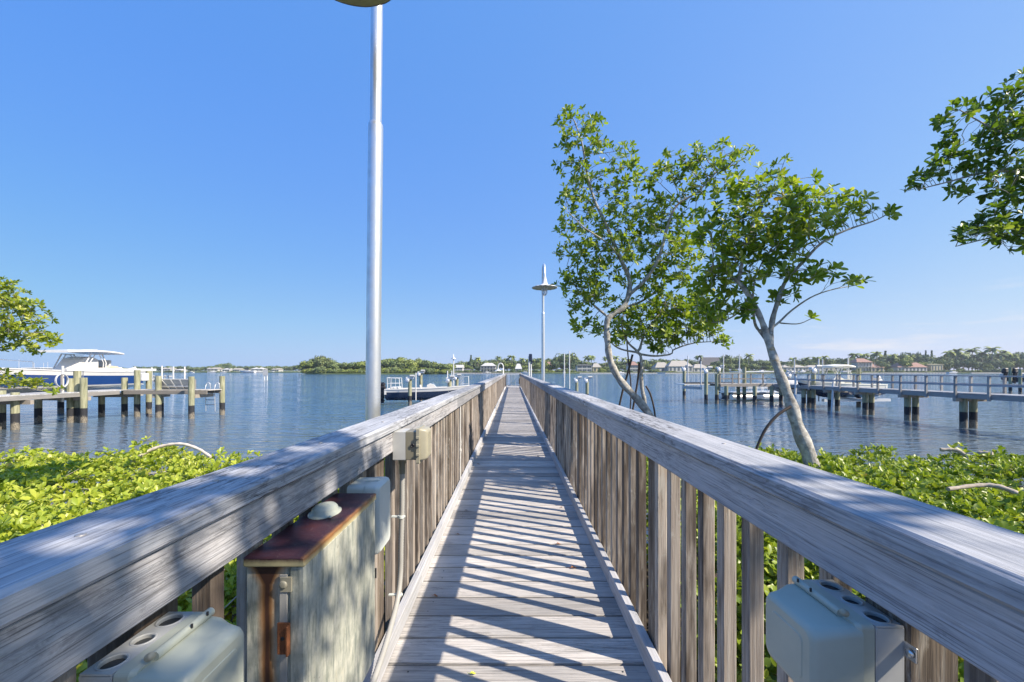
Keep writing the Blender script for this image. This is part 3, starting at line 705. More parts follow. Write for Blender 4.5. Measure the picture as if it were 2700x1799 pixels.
m = MB(); loft_x(m, [(0.1345, rrect(0.01, 0.076, 0.058, 0.082, 0.012)), (0.160, rrect(0.012, 0.076, 0.053, 0.077, 0.012)), (0.169, rrect(0.013, 0.076, 0.046, 0.070, 0.012)), (0.172, rrect(0.013, 0.076, 0.038, 0.062, 0.012))], smooth=True)
m.build('flip_cover', M['khaki_cover'], jb)

cd = thing('conduit_and_lit_gap', 'grey ribbed conduit running down from the outlet box and bending along the toe board', 'conduit', (XC-0.587, 2.05, 1.5))
def spl(pts, n):
    out = []; pts = [Vector(p) for p in pts]; q = [pts[0]*2-pts[1]]+pts+[pts[-1]*2-pts[-2]]
    for i in range(1, len(q)-2):
        for k in range(n):
            t = k/n; a, b, c, d = q[i-1], q[i], q[i+1], q[i+2]
            out.append(0.5*((2*b)+(c-a)*t+(2*a-5*b+4*c-d)*t*t+(3*b-a-3*c+d)*t**3))
    return out+[pts[-1]]
o0 = Vector((XC-0.587, 2.05, 1.5))
path = [Vector((XC+a, b, c)) for a, b, c in ((-0.587, 2.055, 2.17), (-0.588, 2.055, 2.0), (-0.592, 2.05, 1.8), (-0.594, 2.045, 1.65), (-0.592, 1.99, 1.56), (-0.588, 1.86, 1.50), (-0.584, 1.70, 1.455), (-0.58, 1.50, 1.435), (-0.578, 1.34, 1.46), (-0.576, 1.24, 1.56), (-0.576, 1.22, 1.672))]
pp = spl([p-o0 for p in path], 26); 
m = MB(); m.tube(pp, [0.0135 if i % 2 else 0.0118 for i in range(len(pp))], 14); m.build('flexible_conduit', M['conduit'], cd)
m = MB(); m.tube([(0, 0.005, 0.67), (0, 0.005, 0.735)], 0.0155, 16); m.tube([(0, 0.005, 0.722), (0, 0.005, 0.7485)], 0.020, 8, smooth=False); m.build('connector', M['olive_box'], cd)
for z in (1.95, 1.57):
    m = MB(); px_ = -0.004 if z > 1.8 else -0.006; py_ = 0 if z > 1.8 else -0.04
    m.tube([(px_, py_, z-1.5-0.007), (px_, py_, z-1.5+0.007)], 0.0165, 16)
    m.prism((px_-0.05, py_, z-1.5), (px_+0.02, py_, z-1.5), 0.014, 0.008, up=(0, 0, 1), ch=0.001); m.build('strap', M['white_plastic'], cd)
m = MB(); m.tube([(0, 0, 0), (0, 0, 1.0)], 0.008, 12); m.tube([(0, 0, 0.45), (0, 0, 0.48)], 0.013, 12)  # added white tube standing in for sunlight through a baluster gap
o = m.build('conduit_and_lit_gap', M['pvc']); o.location = (XC-0.648, 4.80, 1.28); tag(o, 'thin straight white tube in place of a sunlit gap between the left balusters further along', 'conduit')

# ------------------------------------------------------------------ boats
def hull(t, L_, B, H, mats, sheer_rise=0.35, band=(0.28, 0.80), floor=True, nst=22):
    """boat hull, bow to +x, keel at z=0; mats = bottom, stripe, topside, gunwale"""
    st = []
    for i in range(nst+1):
        u = i/nst; x = -L_/2+L_*u
        b = B/2*(0.93+0.07*min(1, u/0.3))*(1-max(0, (u-0.42)/0.58)**2.6)
        zs = H+sheer_rise*u**2; rise = max(0, (u-0.62)/0.38)**2
        k = zs*0.93*rise*0.85; ch = max(k+0.02, H*0.30+zs*0.42*rise)
        cb_ = b*(0.86-0.30*max(0, u-0.5)*2)
        pts = [(0.0, k), (cb_, ch)]
        for f in band+(1.0,): pts.append((cb_+(b-cb_)*f**0.7+0.0, ch+(zs-ch)*f))
        st.append((x, pts, b, zs))
    names = ['hull_bottom', 'hull_stripe', 'topside', 'gunwale']
    for s_ in range(4):
        m = MB(); vs = []; fs = []
        for sg in (-1, 1):
            b0 = len(vs)
            for x, pts, b, zs in st:
                rk = 0
                for q in (s_, s_+1): yy, zz = pts[q]; vs.append((x+(zz/H-0.5)*0.25*(1 if x > 0 else 0)*(x/L_*2), sg*yy, zz))
            for i in range(nst):
                a = b0+i*2; f = (a, a+1, a+3, a+2); fs.append(f if sg < 0 else f[::-1])
        # transom
        x, pts, b, zs = st[0]; b0 = len(vs)
        for q in (s_, s_+1): yy, zz = pts[q]; vs += [(x, -yy, zz), (x, yy, zz)]
        fs.append((b0, b0+1, b0+3, b0+2)); m.add(vs, fs, 0.5, s_ != 0)
        if s_ == 3:
            vs = []; 
            for sg in (-1, 1):
                b0 = len(vs)
                for x, pts, b, zs in st:
                    xx = x+(zs/H-0.5)*0.25*(1 if x > 0 else 0)*(x/L_*2); w2 = max(0.0, b-0.18)
                    vs += [(xx, sg*(b+0.03), zs+0.0), (xx, sg*(b+0.02), zs+0.05), (xx-(0.1 if x > L_*0.45 else 0), sg*w2, zs+0.045), (xx-(0.1 if x > L_*0.45 else 0), sg*w2, zs-0.45)]
                for i in range(nst):
                    for k in range(3):
                        a = b0+i*4+k; fs_ = (a, a+1, a+5, a+4); m.f.append(tuple(q+len(m.v) for q in fs_)); m.t.append(0.5); m.s.append(False)
            base = len(m.v); m.v += vs
            x0 = st[0][0]; bb = st[0][2]; zz = st[0][3]
            m.box(x0-0.02, x0+0.14, -bb, bb, zz-0.4, zz+0.045, 0.01)
        m.build(names[s_], mats[s_], t)
    if floor:
        vs = []; fs = []
        for x, pts, b, zs in st: w2 = max(0.0, b-0.17); vs += [(x, -w2, zs-0.42), (x, w2, zs-0.42)]
        for i in range(nst): a = i*2; fs.append((a, a+1, a+3, a+2))
        m = MB(); m.add(vs, fs); m.build('cockpit_floor', mats[3], t)
    return st
def outboard(t, x, y, z, mat, s_=1.0, tilt=0.0, name='outboard_motor'):
    m = MB(); rg = []
    m.prism((-0.05, 0, 0.10), (-0.62, 0, 0.10), 0.40, 0.30, ch=0.09); m.prism((-0.08, 0, 0.36), (-0.58, 0, 0.30), 0.36, 0.30, ch=0.10)
    m.prism((-0.34, 0, 0.0), (-0.34, 0, -0.75), 0.14, 0.34, up=(1, 0, 0), ch=0.04)
    m.prism((-0.05, 0, 0.0), (-0.45, 0, -0.72), 0.10, 0.12, ch=0.02)
    m.tube([(-0.12, 0, -0.86), (-0.22, 0, -0.86), (-0.50, 0, -0.86), (-0.62, 0, -0.86)], [0.02, 0.075, 0.075, 0.05], 12)
    m.prism((-0.55, 0, -0.68), (-0.18, 0, -0.68), 0.26, 0.02, ch=0.004); m.prism((-0.3, 0, -0.75), (-0.3, 0, -1.06), 0.02, 0.22, up=(1, 0, 0))
    for k in range(3):
        a = k*2.1; m.prism((-0.60, 0.04*math.cos(a), -0.86+0.04*math.sin(a)), (-0.63, 0.17*math.cos(a), -0.86+0.17*math.sin(a)), 0.10, 0.02)
    c, q = math.cos(tilt), math.sin(tilt)
    m.v = [(x+s_*(a*c-b2*q), y+s_*b, z+s_*(a*q+b2*c)) for a, b, b2 in m.v]
    return m.build(name, mat, t)
def t_top(t, x0, x1, w_, z0, z1, mat_top, mat_fr, rake=0.35, lean=0.4):
    m = MB(); n = 10; vs = []; fs = []
    for i in range(n+1):
        u = i/n; x = x0+(x1-x0)*u; hw = w_/2*(1-0.25*max(0, (u-0.6)/0.4)**2)*(1-0.1*max(0, (0.2-u)/0.2)); 
        zc = z1+0.10*math.sin(math.pi*u)
        for yy, dz in ((-hw, -0.06), (-hw*0.96, 0.02), (0, 0.07), (hw*0.96, 0.02), (hw, -0.06), (hw*0.95, -0.09), (-hw*0.95, -0.09)): vs.append((x, yy, zc+dz))
    fs = [(i*7+k, i*7+(k+1) % 7, (i+1)*7+(k+1) % 7, (i+1)*7+k) for i in range(n) for k in range(7)]
    fs += [tuple(range(6, -1, -1)), tuple(range(n*7, n*7+7))]; m.add(vs, fs, 0.5, False); m.build('hard_top', mat_top, t)
    xm = (x0+x1)/2
    for sg in (-1, 1):
        m = MB(); y = sg*w_*0.32
        m.tube([(xm+1.05, y, z0), (xm+0.25, y*1.05, z1-0.1)], 0.035, 8); m.tube([(xm+0.85, y, z0), (xm-0.0, y*1.05, z1-0.12)], 0.025, 8)
        m.tube([(xm-0.65, y, z0), (xm-0.75, y, z0+0.6*(z1-z0)), (xm-0.45, y*1.05, z1-0.12)], 0.035, 8); m.tube([(xm-0.50, y, z0), (xm-0.58, y, z0+0.6*(z1-z0)), (xm-0.25, y*1.05, z1-0.12)], 0.025, 8)
        m.tube([(xm+0.3, y*1.05, z1-0.12), (xm-0.5, y*1.05, z1-0.12)], 0.025, 8); m.build('top_frame', mat_fr, t)
def console(t, x, z, s_=1.0, mat=None, glass=True):
    mat = mat or M['gelcoat']
    m = MB(); vs = []
    for (xa, za, wd) in ((-0.45, 0, 0.5), (-0.45, 0.95, 0.5), (-0.15, 1.1, 0.48), (0.25, 1.0, 0.46), (0.75, 0.45, 0.42), (0.85, 0, 0.42)):
        vs += [(x+xa*s_, -wd*s_, z+za*s_), (x+xa*s_, wd*s_, z+za*s_)]
    fs = [(i*2, i*2+1, (i*2+3) % 12, (i*2+2) % 12) for i in range(6)]; fs += [(0, 2, 4, 6, 8, 10), (11, 9, 7, 5, 3, 1)]; m.add(vs, fs); m.build('console', mat, t)
    if glass:
        m = MB(); m.prism((x+0.42*s_, 0, z+0.93*s_), (x+0.12*s_, 0, z+1.22*s_), 0.86*s_, 0.012, up=(1, 0, 0.6)); m.build('windshield', M['boat_glass'], t)
    m = MB(); m.prism((x-1.15*s_, 0, z+0.5*s_), (x-0.75*s_, 0, z+0.5*s_), 0.9*s_, 0.16, ch=0.04); m.prism((x-1.12*s_, 0, z+0.5*s_), (x-1.2*s_, 0, z+0.95*s_), 0.9*s_, 0.12, up=(1, 0, 0), ch=0.03)
    m.prism((x-0.95*s_, 0, z), (x-0.95*s_, 0, z+0.45*s_), 0.6*s_, 0.35, up=(1, 0, 0), ch=0.02); m.build('helm_seat', mat, t)
n = N('boat_glass'); n.color((0.55, 0.65, 0.7)); n.set(Roughness=0.05, Alpha=0.2); M['boat_glass'] = n.m

bt = thing('centre_console_boat', 'large blue and white hard top boat raised on a lift behind the left dock', 'boat', (-26.4, 21.6, 1.42), R(-90+4))
hull(bt, 11.6, 3.1, 1.18, (M['cream_gelcoat'], M['gelcoat'], M['blue_gelcoat'], M['gelcoat']), 0.42, (0.10, 0.74))
console(bt, -2.8, 0.78, 1.25); t_top(bt, -4.6, -1.25, 2.5, 0.85, 2.42, M['gelcoat'], M['white_metal'])
outboard(bt, -5.8, -0.45, 0.92, M['gelcoat'], 1.0, -0.35); outboard(bt, -5.8, 0.45, 0.92, M['gelcoat'], 1.0, -0.35)
m = MB(); m.prism((-4.9, 0, 1.35), (-4.1, 0, 1.42), 1.3, 0.42, ch=0.12); m.build('stern_seat', M['seat'], bt)
m = MB(); m.tube([(4.9, -0.55, 1.6), (4.9, -0.5, 1.95), (2.5, -1.25, 1.85), (1.0, -1.4, 1.75), (1.0, -1.4, 1.45)], 0.02, 8); m.tube([(4.9, 0.55, 1.6), (4.9, 0.5, 1.95), (2.5, 1.25, 1.85), (1.0, 1.4, 1.75), (1.0, 1.4, 1.45)], 0.02, 8); m.build('bow_rail', M['steel'], bt)
m = MB(); m.tube([(-1.6, 0.5, 2.5), (-3.4, 0.55, 2.62)], 0.012, 6); m.build('antenna', M['pvc'], bt)
m = MB(); m.prism((0.2, 0, 1.0), (1.6, 0, 1.0), 1.0, 0.35, ch=0.08); m.build('bow_seat', M['gelcoat'], bt)

# ------------------------------------------------------------------ docks
def piling_obj(parent, p, top, r=0.15, name='piling'):
    m = MB(); o0 = origin_of(parent)
    m.tube([(p[0]-o0.x, p[1]-o0.y, -1.5-o0.z), (p[0]-o0.x, p[1]-o0.y, top-o0.z)], r, 16)
    return m.build(name, M['piling'], parent)
def top_z(py, d): return CAMZ-(py-978)/F*d
ld = thing('left_dock', 'low timber dock on green pilings in the water at left', 'dock', (-22.5, 22, 0))
for (px, py, tp) in ((4, 1131, 1030), (40, 1133.5, 1035), (101, 1114.6, None), (186, 1114, 998), (220.7, 1114.6, 996), (268, 1100, None), (328.5, 1098.3, 996), (362, 1099.3, 976),
                     (417.8, 1101, 992), (424, 1096, None), (504.8, 1104.4, 993), (586, 1094, 992)):
    p = W(px, py); piling_obj(ld, p, (1.45 if tp is None else top_z(tp, p.y)), 0.145)
def deck_strip(parent, xa, xb, ya, yb, z, mat, along='y', pitch=0.145, name='deck', th=0.04):
    m = MB(); o0 = origin_of(parent)
    if along == 'y':
        y = ya
        while y < yb-0.02: m.prism((xa-o0.x, y+pitch/2-o0.y, z-th/2-o0.z), (xb-o0.x, y+pitch/2-o0.y, z-th/2-o0.z), pitch-0.008, th, tone=random.random()); y += pitch
    else:
        x = xa
        while x < xb-0.02: m.prism((x+pitch/2-o0.x, ya-o0.y, z-th/2-o0.z), (x+pitch/2-o0.x, yb-o0.y, z-th/2-o0.z), pitch-0.008, th, tone=random.random()); x += pitch
    return m.build(name, mat, parent)
M['dock_wood_y'] = wood('dock_wood_y', 1, (0.16, 0.155, 0.15), (0.36, 0.35, 0.33), (0.52, 0.50, 0.47), 0.2, bumpd=0.002)
M['fascia_x'] = wood('dock_fascia_x', 0, (0.13, 0.12, 0.10), (0.25, 0.23, 0.20), (0.38, 0.35, 0.31), 0.3, bumpd=0.002)
deck_strip(ld, -24.3, -22.45, 4.0, 22.9, 1.60, M['dock_wood'], 'y')
deck_strip(ld, -24.2, -17.6, 22.95, 24.0, 1.60, M['dock_wood_y'], 'x')
m = MB(); o0 = Vector((22.5, -22, 0)); 
m.prism((-22.43, 4, 1.46), (-22.43, 22.7, 1.46), 0.05, 0.20); m.prism((-24.3, 4, 1.46), (-24.3, 24.4, 1.46), 0.05, 0.20); m.build('side_board', M['dock_fascia'], ld, True)
m = MB(); m.prism((-22.4, 22.93, 1.46), (-17.6, 22.93, 1.46), 0.05, 0.22); m.prism((-22.4, 24.02, 1.46), (-17.6, 24.02, 1.46), 0.05, 0.2); m.build('side_board', M['fascia_x'], ld, True)
for a, b in [((-24.7, y, 1.25), (-22.2, y, 1.25)) for y in (18.4, 20.9, 23.5)]+[((-20.7, 22.95, 1.25), (-20.7, 24.0, 1.25)), ((-18.1, 22.6, 1.25), (-18.1, 24.0, 1.25))]:
    m = MB(); m.prism(a, b, 0.14, 0.2); m.build('cross_beam', M['fascia_x'], ld, True)
# lift holding the blue boat
lf_ = thing('boat_lift', 'white beamed boat lift with green pilings holding the blue boat', 'boat lift', (-23, 22, 0))
pA = W(204, 1113); pB = Vector((-22.75, 24.9, 0)); tA = 2.70
for p in (Vector((pA.x, pA.y, 0)), pB, Vector((-28.6, pA.y+0.2, 0)), Vector((-28.6, 25.2, 0))): piling_obj(lf_, p, tA, 0.15)
m = MB(); m.prism((pA.x-0.05, pA.y-0.5, tA+0.06), (pB.x-0.05, pB.y+0.5, tA+0.06), 0.16, 0.14, ch=0.01); m.prism((-28.6, pA.y-0.3, tA+0.06), (-28.6, 25.7, tA+0.06), 0.16, 0.14, ch=0.01); m.build('top_beam', M['white_metal'], lf_, True)
m = MB()
for x, y in ((-23.2, 21.5), (-23.2, 24.7), (-28.3, 21.5), (-28.3, 24.7)): m.tube([(x, y, tA), (x, y, 1.35)], 0.02, 6)
m.build('cable', M['steel'], lf_, True)
m = MB(); 
for y in (21.5, 24.7): m.prism((-28.5, y, 1.27), (-23.0, y, 1.27), 0.2, 0.22)
for x in (-27.2, -25.6): m.prism((x, 19.0, 1.43), (x, 26.5, 1.43), 0.14, 0.1)
m.build('bunk', M['alu'], lf_, True)
m = MB(); m.box(pB.x-0.2, pB.x+0.2, pB.y-0.65, pB.y-0.2, tA-0.62, tA-0.15, 0.03); m.build('motor_box', M['white_metal'], lf_, True)
for i, (x, y) in enumerate(((-23.05, 20.4), (-22.95, 24.2))):
    m = MB(); m.tube([(x, y, 1.1), (x, y, 2.95)], 0.05, 8); m.build('guide_post', M['pvc'], lf_, True)
# fish cleaning panel, ladder, hose
def solid_panel():
    t = thing('fish_table', 'grey tilted ribbed panel table standing at the end of the left dock', 'table', (-19.95, 23.3, 1.45))
    x0, x1 = -1.0, 1.1; K = 0.68
    m = MB(); m.prism((x0-0.05, 0.0, 1.12*K), (x1+0.05, 0.0, 1.12*K), 0.25, 0.04, up=(0, 0, 1)); m.build('top', M['pvc'], t); m = MB()
    vs = [(x0, -0.1, 1.10*K), (x1, -0.1, 1.10*K), (x1-0.1, 0.30, 0.0), (x0+0.45, 0.30, 0.0), (x0, -0.06, 1.10*K), (x1, -0.06, 1.10*K), (x1-0.1, 0.34, 0.0), (x0+0.45, 0.34, 0.0)]
    m.add(vs, [(0, 1, 2, 3), (7, 6, 5, 4), (0, 4, 5, 1), (1, 5, 6, 2), (2, 6, 7, 3), (3, 7, 4, 0)]); m.build('panel', M['grey_box'], t)
    for i in range(5):
        u = i/4; xa = x0+(x1-x0)*u; xb = x0+0.45+(x1-0.1-x0-0.45)*u
        m = MB(); m.prism((xa, -0.12, 1.08*K), (xb, 0.26, 0.05), 0.10, 0.045, up=(1, 0, 0)); m.build('rib', M['alu'], t)
    m = MB(); m.prism((x0+0.2, 0.02, 0.35), (x1-0.05, 0.02, 0.35), 0.05, 0.05); m.build('cross_bar', M['alu'], t)
    m = MB()
    for x in (x0+0.1, x1-0.1): m.prism((x, 0.45, 0.1), (x, 0.45, 1.1*K), 0.08, 0.08, up=(0, 1, 0))
    m.build('leg', M['dock_fascia'], t)
solid_panel()
t = thing('dock_ladder', 'white tube ladder hanging at the end of the left dock', 'ladder', (-18.25, 24.05, 1.6))
for s_ in (-0.28, 0.28):
    m = MB(); m.tube([(s_, 0.0, -1.35), (s_, -0.05, 0.0), (s_-0.0, 0, 0.22)]+[(s_+0.11-0.11*math.cos(a), 0.05, 0.27+0.12*math.sin(a)) for a in [math.pi*i/8 for i in range(9)]]+[(s_+0.22, 0.08, 0.02)], 0.018, 8); m.build('rail', M['alu'], t)
for z in (-0.35, -0.65, -0.95): 
    m = MB(); m.tube([(-0.28, -0.02, z), (0.28, -0.02, z)], 0.018, 8); m.build('rung', M['navy'], t)
for s_ in (-0.14, 0.14):
    pass
t = thing('hose_coil', 'coiled white hose on a piling beside the blue boat', 'hose', (-22.9, 20.2, 1.65))
m = MB(); 
for k in range(4): m.tube([(0.02*k, 0.28*math.cos(a), 0.55+0.34*math.sin(a)) for a in [2*math.pi*i/18 for i in range(19)]], 0.018, 6, caps=False)
m.build('hose', M['rope'], t)
m = MB(); m.prism((0.03, 0, 0), (0.03, 0, 0.9), 0.07, 0.07, up=(0, 1, 0)); m.build('hook_post', M['dock_fascia'], t)

# right dock
rd = thing('right_dock', 'long timber dock with plain railing on green pilings at right', 'dock', (21.7, 24, 0))
for (px, py, tp) in ((1890, 1065, 986), (1915, 1067, None), (1947, 1063, None), (1962.6, 1063.7, 969), (1990, 1068.4, None), (2034.5, 1068.4, None), (2059, 1067, None), (2119, 1075.4, None),
                     (2134, 1075, None), (2189, 1083.6, None), (2208, 1083.6, None), (2281.4, 1094, None), (2298, 1094, None), (2393, 1109, None), (2414, 1109, None), (2540.6, 1128, None), (2566, 1128, None)):
    p = W(px, py); piling_obj(rd, p, (1.5 if tp is None else top_z(tp, p.y)), 0.14)
for y in (14.5, 12.0, 9.5, 7.0):
    for x in (21.4, 21.9): piling_obj(rd, Vector((x, y, 0)), 1.5, 0.14)
deck_strip(rd, 21.15, 22.35, 4.5, 33.9, 1.66, M['dock_wood'], 'y')
deck_strip(rd, 16.9, 21.1, 32.4, 34.1, 1.66, M['dock_wood_y'], 'x')
m = MB(); m.prism((21.12, 4.5, 1.51), (21.12, 32.4, 1.51), 0.05, 0.20); m.prism((22.38, 4.5, 1.51), (22.38, 34, 1.51), 0.05, 0.20); m.build('side_board', M['dock_fascia'], rd, True)
m = MB(); m.prism((16.9, 32.37, 1.51), (21.1, 32.37, 1.51), 0.05, 0.20); m.prism((16.9, 34.13, 1.51), (22.3, 34.13, 1.51), 0.05, 0.2)
m.build('side_board', M['fascia_x'], rd, True)
for y in (31.6, 29.15, 26.8, 24.4, 21.6, 18.9, 16.2, 14.5, 12, 9.5, 7): m = MB(); m.prism((20.95, y, 1.33), (22.5, y, 1.33), 0.14, 0.16); m.build('cross_beam', M['fascia_x'], rd, True)
for k in range(20):
    y = 31.0-1.34*k
    if y < 5: break
    for xx, dy in ((21.05, 0), (22.42, 0.55)):
        m = MB(); m.prism((xx, y+dy, 1.35), (xx, y+dy, 2.44), 0.085, 0.085, up=(0, 1, 0)); m.build('rail_post', M['dock_fascia'], rd, True)
m = MB(); m.prism((21.06, 4.5, 2.46), (21.06, 32.4, 2.46), 0.14, 0.04); m.prism((21.06, 4.5, 2.05), (21.06, 32.4, 2.05), 0.04, 0.09)
m.prism((22.42, 4.5, 2.46), (22.42, 34, 2.46), 0.14, 0.04); m.prism((22.42, 4.5, 2.05), (22.42, 34, 2.05), 0.04, 0.09); m.build('handrail', M['fascia_wood'], rd, True)
m = MB(); m.prism((16.9, 32.45, 2.46), (21.0, 32.45, 2.46), 0.14, 0.04); m.prism((16.9, 32.45, 2.05), (21.0, 32.45, 2.05), 0.04, 0.09)
for x in (16.9, 17.9, 18.4, 19.4, 20.4): m.prism((x, 32.45, 1.4), (x, 32.45, 2.44), 0.085, 0.085, up=(0, 1, 0))
m.build('handrail', M['fascia_x'], rd, True)

def lift_set(name, label, posts, group='boat lifts beside the docks', motors=True, pvc=(), r=0.14):
    c = posts[0][0]; t = thing(name, label, 'boat lift', (c.x, c.y, 0), 0, group)
    for p, tp, mot in posts:
        piling_obj(t, p, tp, r)
        if mot:
            o0 = origin_of(t); m = MB(); m.prism((p.x-o0.x-0.28, p.y-o0.y-0.05, tp+0.09), (p.x-o0.x+0.28, p.y-o0.y-0.05, tp+0.09), 0.30, 0.16, ch=0.02); m.build('cap_plate', M['white_metal'], t)
            m = MB(); m.lathe([(0.0, 0.05), (0.14, 0.05), (0.17, 0.02), (0.17, -0.05), (0, -0.06)], (p.x-o0.x-0.14, p.y-o0.y-0.30, tp-0.10), 16, axis=(0, -1, 0)); m.build('gear_wheel', M['alu'], t)
            m = MB(); m.tube([(p.x-o0.x+0.05, p.y-o0.y-0.2, tp+0.24), (p.x-o0.x+0.40, p.y-o0.y-0.2, tp+0.24)], 0.10, 12); m.build('motor', M['grey_box'], t)
    for a, b, za, zb in pvc:
        o0 = origin_of(t); m = MB(); m.tube([(a-o0.x, b-o0.y, za), (a-o0.x, b-o0.y, zb)], 0.045, 8); m.build('guide_pole', M['pvc'], t)
    return t
def pv(px, ytop, d, zb=1.0): p = P(px, ytop, d); return (p.x, p.y, zb, p.z)
w1, w2, w3, w4 = W(1804, 1052), W(1861.7, 1065), W(1895.5, 1052), W(1962, 1061)
t = lift_set('boat_lift', 'boat lift with low grey platform at the left tip of the right dock', [(w1, top_z(972, w1.y), True), (w2, top_z(977, w2.y), True), (w3, top_z(972, w3.y), True)], pvc=[pv(1813.5, 938, 38, 1.2), pv(1848.5, 953, 33, 1.2), pv(1907.7, 935, 38, 1.2)])
m = MB(); q = W(1826, 1055); m.v = []; m.prism((P(1792, 1013, 35)), (P(1925, 1013, 36)), 1.4, 0.10); m.build('platform', M['alu'], t, True)
m = MB(); m.prism(P(1800, 1021, 34.4), P(1852, 1024, 33.6), 0.12, 0.25); m.build('side_beam', M['grey_box'], t, True)
m = MB(); m.prism(P(1806, 1010, 34.6), P(1935, 1010, 35.5), 0.25, 0.12); m.build('bunk', M['black'], t, True)
w5, w6, w7 = W(2145, 1077), W(2264, 1072), W(2080, 1060)
t = lift_set('boat_lift', 'boat lift around the cream T top boat behind the right dock', [(w5, top_z(975, w5.y), True), (w6, top_z(972, w6.y), False), (w7, top_z(988, w7.y), True)], pvc=[pv(1949.7, 935, 34, 1.2), pv(2095, 946, 33, .6), pv(2158.8, 946, 30, .4), pv(2169, 947, 33, .6), pv(2236.6, 944.5, 30, 1.0)])
m = MB(); m.prism((21.5+3.0, 30.6, 0.62), (21.5+3.4, 27.6, 0.62), 0.2, 0.2); m.prism((22.6, 29.0, 0.55), (27.8, 29.4, 0.55), 0.22, 0.2); m.build('cradle', M['alu'], t, True)
rb = thing('centre_console_boat', 'cream T top boat with dark hull on the lift behind the right dock', 'boat', (24.1, 29.6, 0.72), R(180+6))
hull(rb, 6.0, 2.2, 0.95, (M['navy'], M['navy'], M['navy'], M['cream_gelcoat']), 0.3, (0.2, 0.62))
console(rb, 0.2, 0.55, 0.85, M['cream_gelcoat']); t_top(rb, -0.75, 0.95, 1.7, 0.6, 2.30, M['cream_gelcoat'], M['cream_gelcoat'])
outboard(rb, -3.05, 0.0, 1.05, M['gelcoat'], 1.0, -0.2)
sk = thing('covered_skiff', 'small skiff with rounded white cover beyond the dock, left of the T top boat', 'boat', (23.6, 33.2, 0.75), R(175))
hull(sk, 4.2, 1.6, 0.6, (M['navy'], M['gelcoat'], M['gelcoat'], M['gelcoat']), 0.2)
m = MB(); m.sphere((0.2, 0, 0.62), 1.0, 20, 10, (1.35, 0.7, 0.62)); m.build('cover', M['gelcoat'], sk)
for i, (px, d) in enumerate(((1996, 36.5),)):
    t = thing('pontoon_boat', 'white railed pontoon boat moored beyond the tip of the right dock', 'boat', tuple(P(1985, 1012, 36.5)[:2])+(0.35,), R(4))
    for s_ in (-0.85, 0.85): m = MB(); m.tube([(-2.6, s_, 0), (2.2, s_, 0), (2.8, s_, 0.16)], [0.3, 0.3, 0.06], 12); m.build('pontoon', M['alu'], t)
    m = MB(); m.prism((-2.6, 0, 0.42), (2.6, 0, 0.42), 2.3, 0.1); m.build('deck', M['alu'], t)
    m = MB()
    for s_ in (-1.1, 1.1):
        m.tube([(-2.4, s_, 1.15), (2.4, s_, 1.15)], 0.025, 6); m.tube([(-2.4, s_, 0.8), (2.4, s_, 0.8)], 0.02, 6)
        for k in range(9): m.tube([(-2.4+0.6*k, s_, 0.47), (-2.4+0.6*k, s_, 1.15)], 0.02, 6)
    m.build('railing', M['white_metal'], t)
    m = MB(); m.prism((-1.6, 0, 2.25), (1.8, 0, 2.3), 2.2, 0.07, ch=0.02); m.build('canopy', M['gelcoat'], t)
    m = MB()
    for x in (-1.5, 1.6):
        for s_ in (-1, 1): m.tube([(x, s_, 0.47), (x, s_, 2.25)], 0.022, 6)
    m.build('canopy_frame', M['white_metal'], t)
# white leaning rub poles on the dock's near side
for i, (px, y0_, y1_, d, lb) in enumerate(((2097, 992, 1064, 29.0, 'white rub pole on the dock, nearest the leaning mangrove trunk'), (2193, 998, 1088, 26.4, 'white rub pole leaning at the dock pilings, right of the other pole'))):
    m = MB(); a = P(px, y1_, d-0.3); b = P(px+(5 if i else 1), y0_, d); m.tube([a, b], 0.06, 10); one('rub_pole', M['pvc'], m, lb, 'pole')

# mid left: flats boat on a lift seen over the left rail
mb_ = thing('bay_boat', 'small black and white bay boat with outboard, seen over the left rail', 'boat', tuple(P(1128, 0, 33)[:2])+(0.28,), R(8))
hull(mb_, 6.6, 2.2, 0.92, (M['navy'], M['navy'], M['navy'], M['gelcoat']), 0.25, (0.3, 0.66)); outboard(mb_, -3.3, 0, 0.95, M['black'], 1.1, 0.0)
console(mb_, 0.3, 0.55, 0.75)
m = MB()
for y in (-0.7, 0.7): m.tube([(-3.1, y, 0.9), (-3.15, y, 1.85), (-2.2, y, 1.82), (-2.15, y, 0.9)], 0.025, 8); m.tube([(-3.1, y, 1.4), (-2.2, y, 1.4)], 0.016, 8)
for k in range(3): m.tube([(-3.1+0.3*k, -0.7, 0.9), (-3.1+0.3*k, -0.7, 1.82)], 0.015, 6)
m.tube([(-3.15, -0.7, 1.85), (-3.15, 0.7, 1.85)], 0.03, 8); m.build('stern_rail', M['white_metal'], mb_)
m = MB(); m.prism((-2.9, 0, 1.0), (-2.2, 0, 1.0), 1.2, 0.25, ch=0.05); m.build('seat', M['gelcoat'], mb_)
def ps(px, ytop, d, mot=True): p = P(px, 978, d); return (Vector((p.x, p.y, 0)), top_z(ytop, d), mot)
lift_set('boat_lift', 'boat lift pilings around the small bay boat beyond the left rail', [ps(1081, 1000, 31), ps(1110, 985, 36), ps(1186, 1001, 33), ps(1205, 996, 36)], pvc=[pv(1096.5, 983, 31, .4), pv(1112, 984, 36, .4), pv(1180, 978, 33, .4), pv(1191, 978, 36, .4)])
lift_set('boat_lift', 'pair of pilings with lift motors just beyond the right rail', [ps(1521, 1002, 37), ps(1548, 1002, 34)], pvc=[pv(1488, 932, 36, .4), pv(1501.5, 926, 33, .4)])
t = thing('dock_ladder', 'white tube frame ladder beyond the left rail, near the far piling', 'ladder', tuple(P(1222, 0, 36)[:2])+(1.0,))
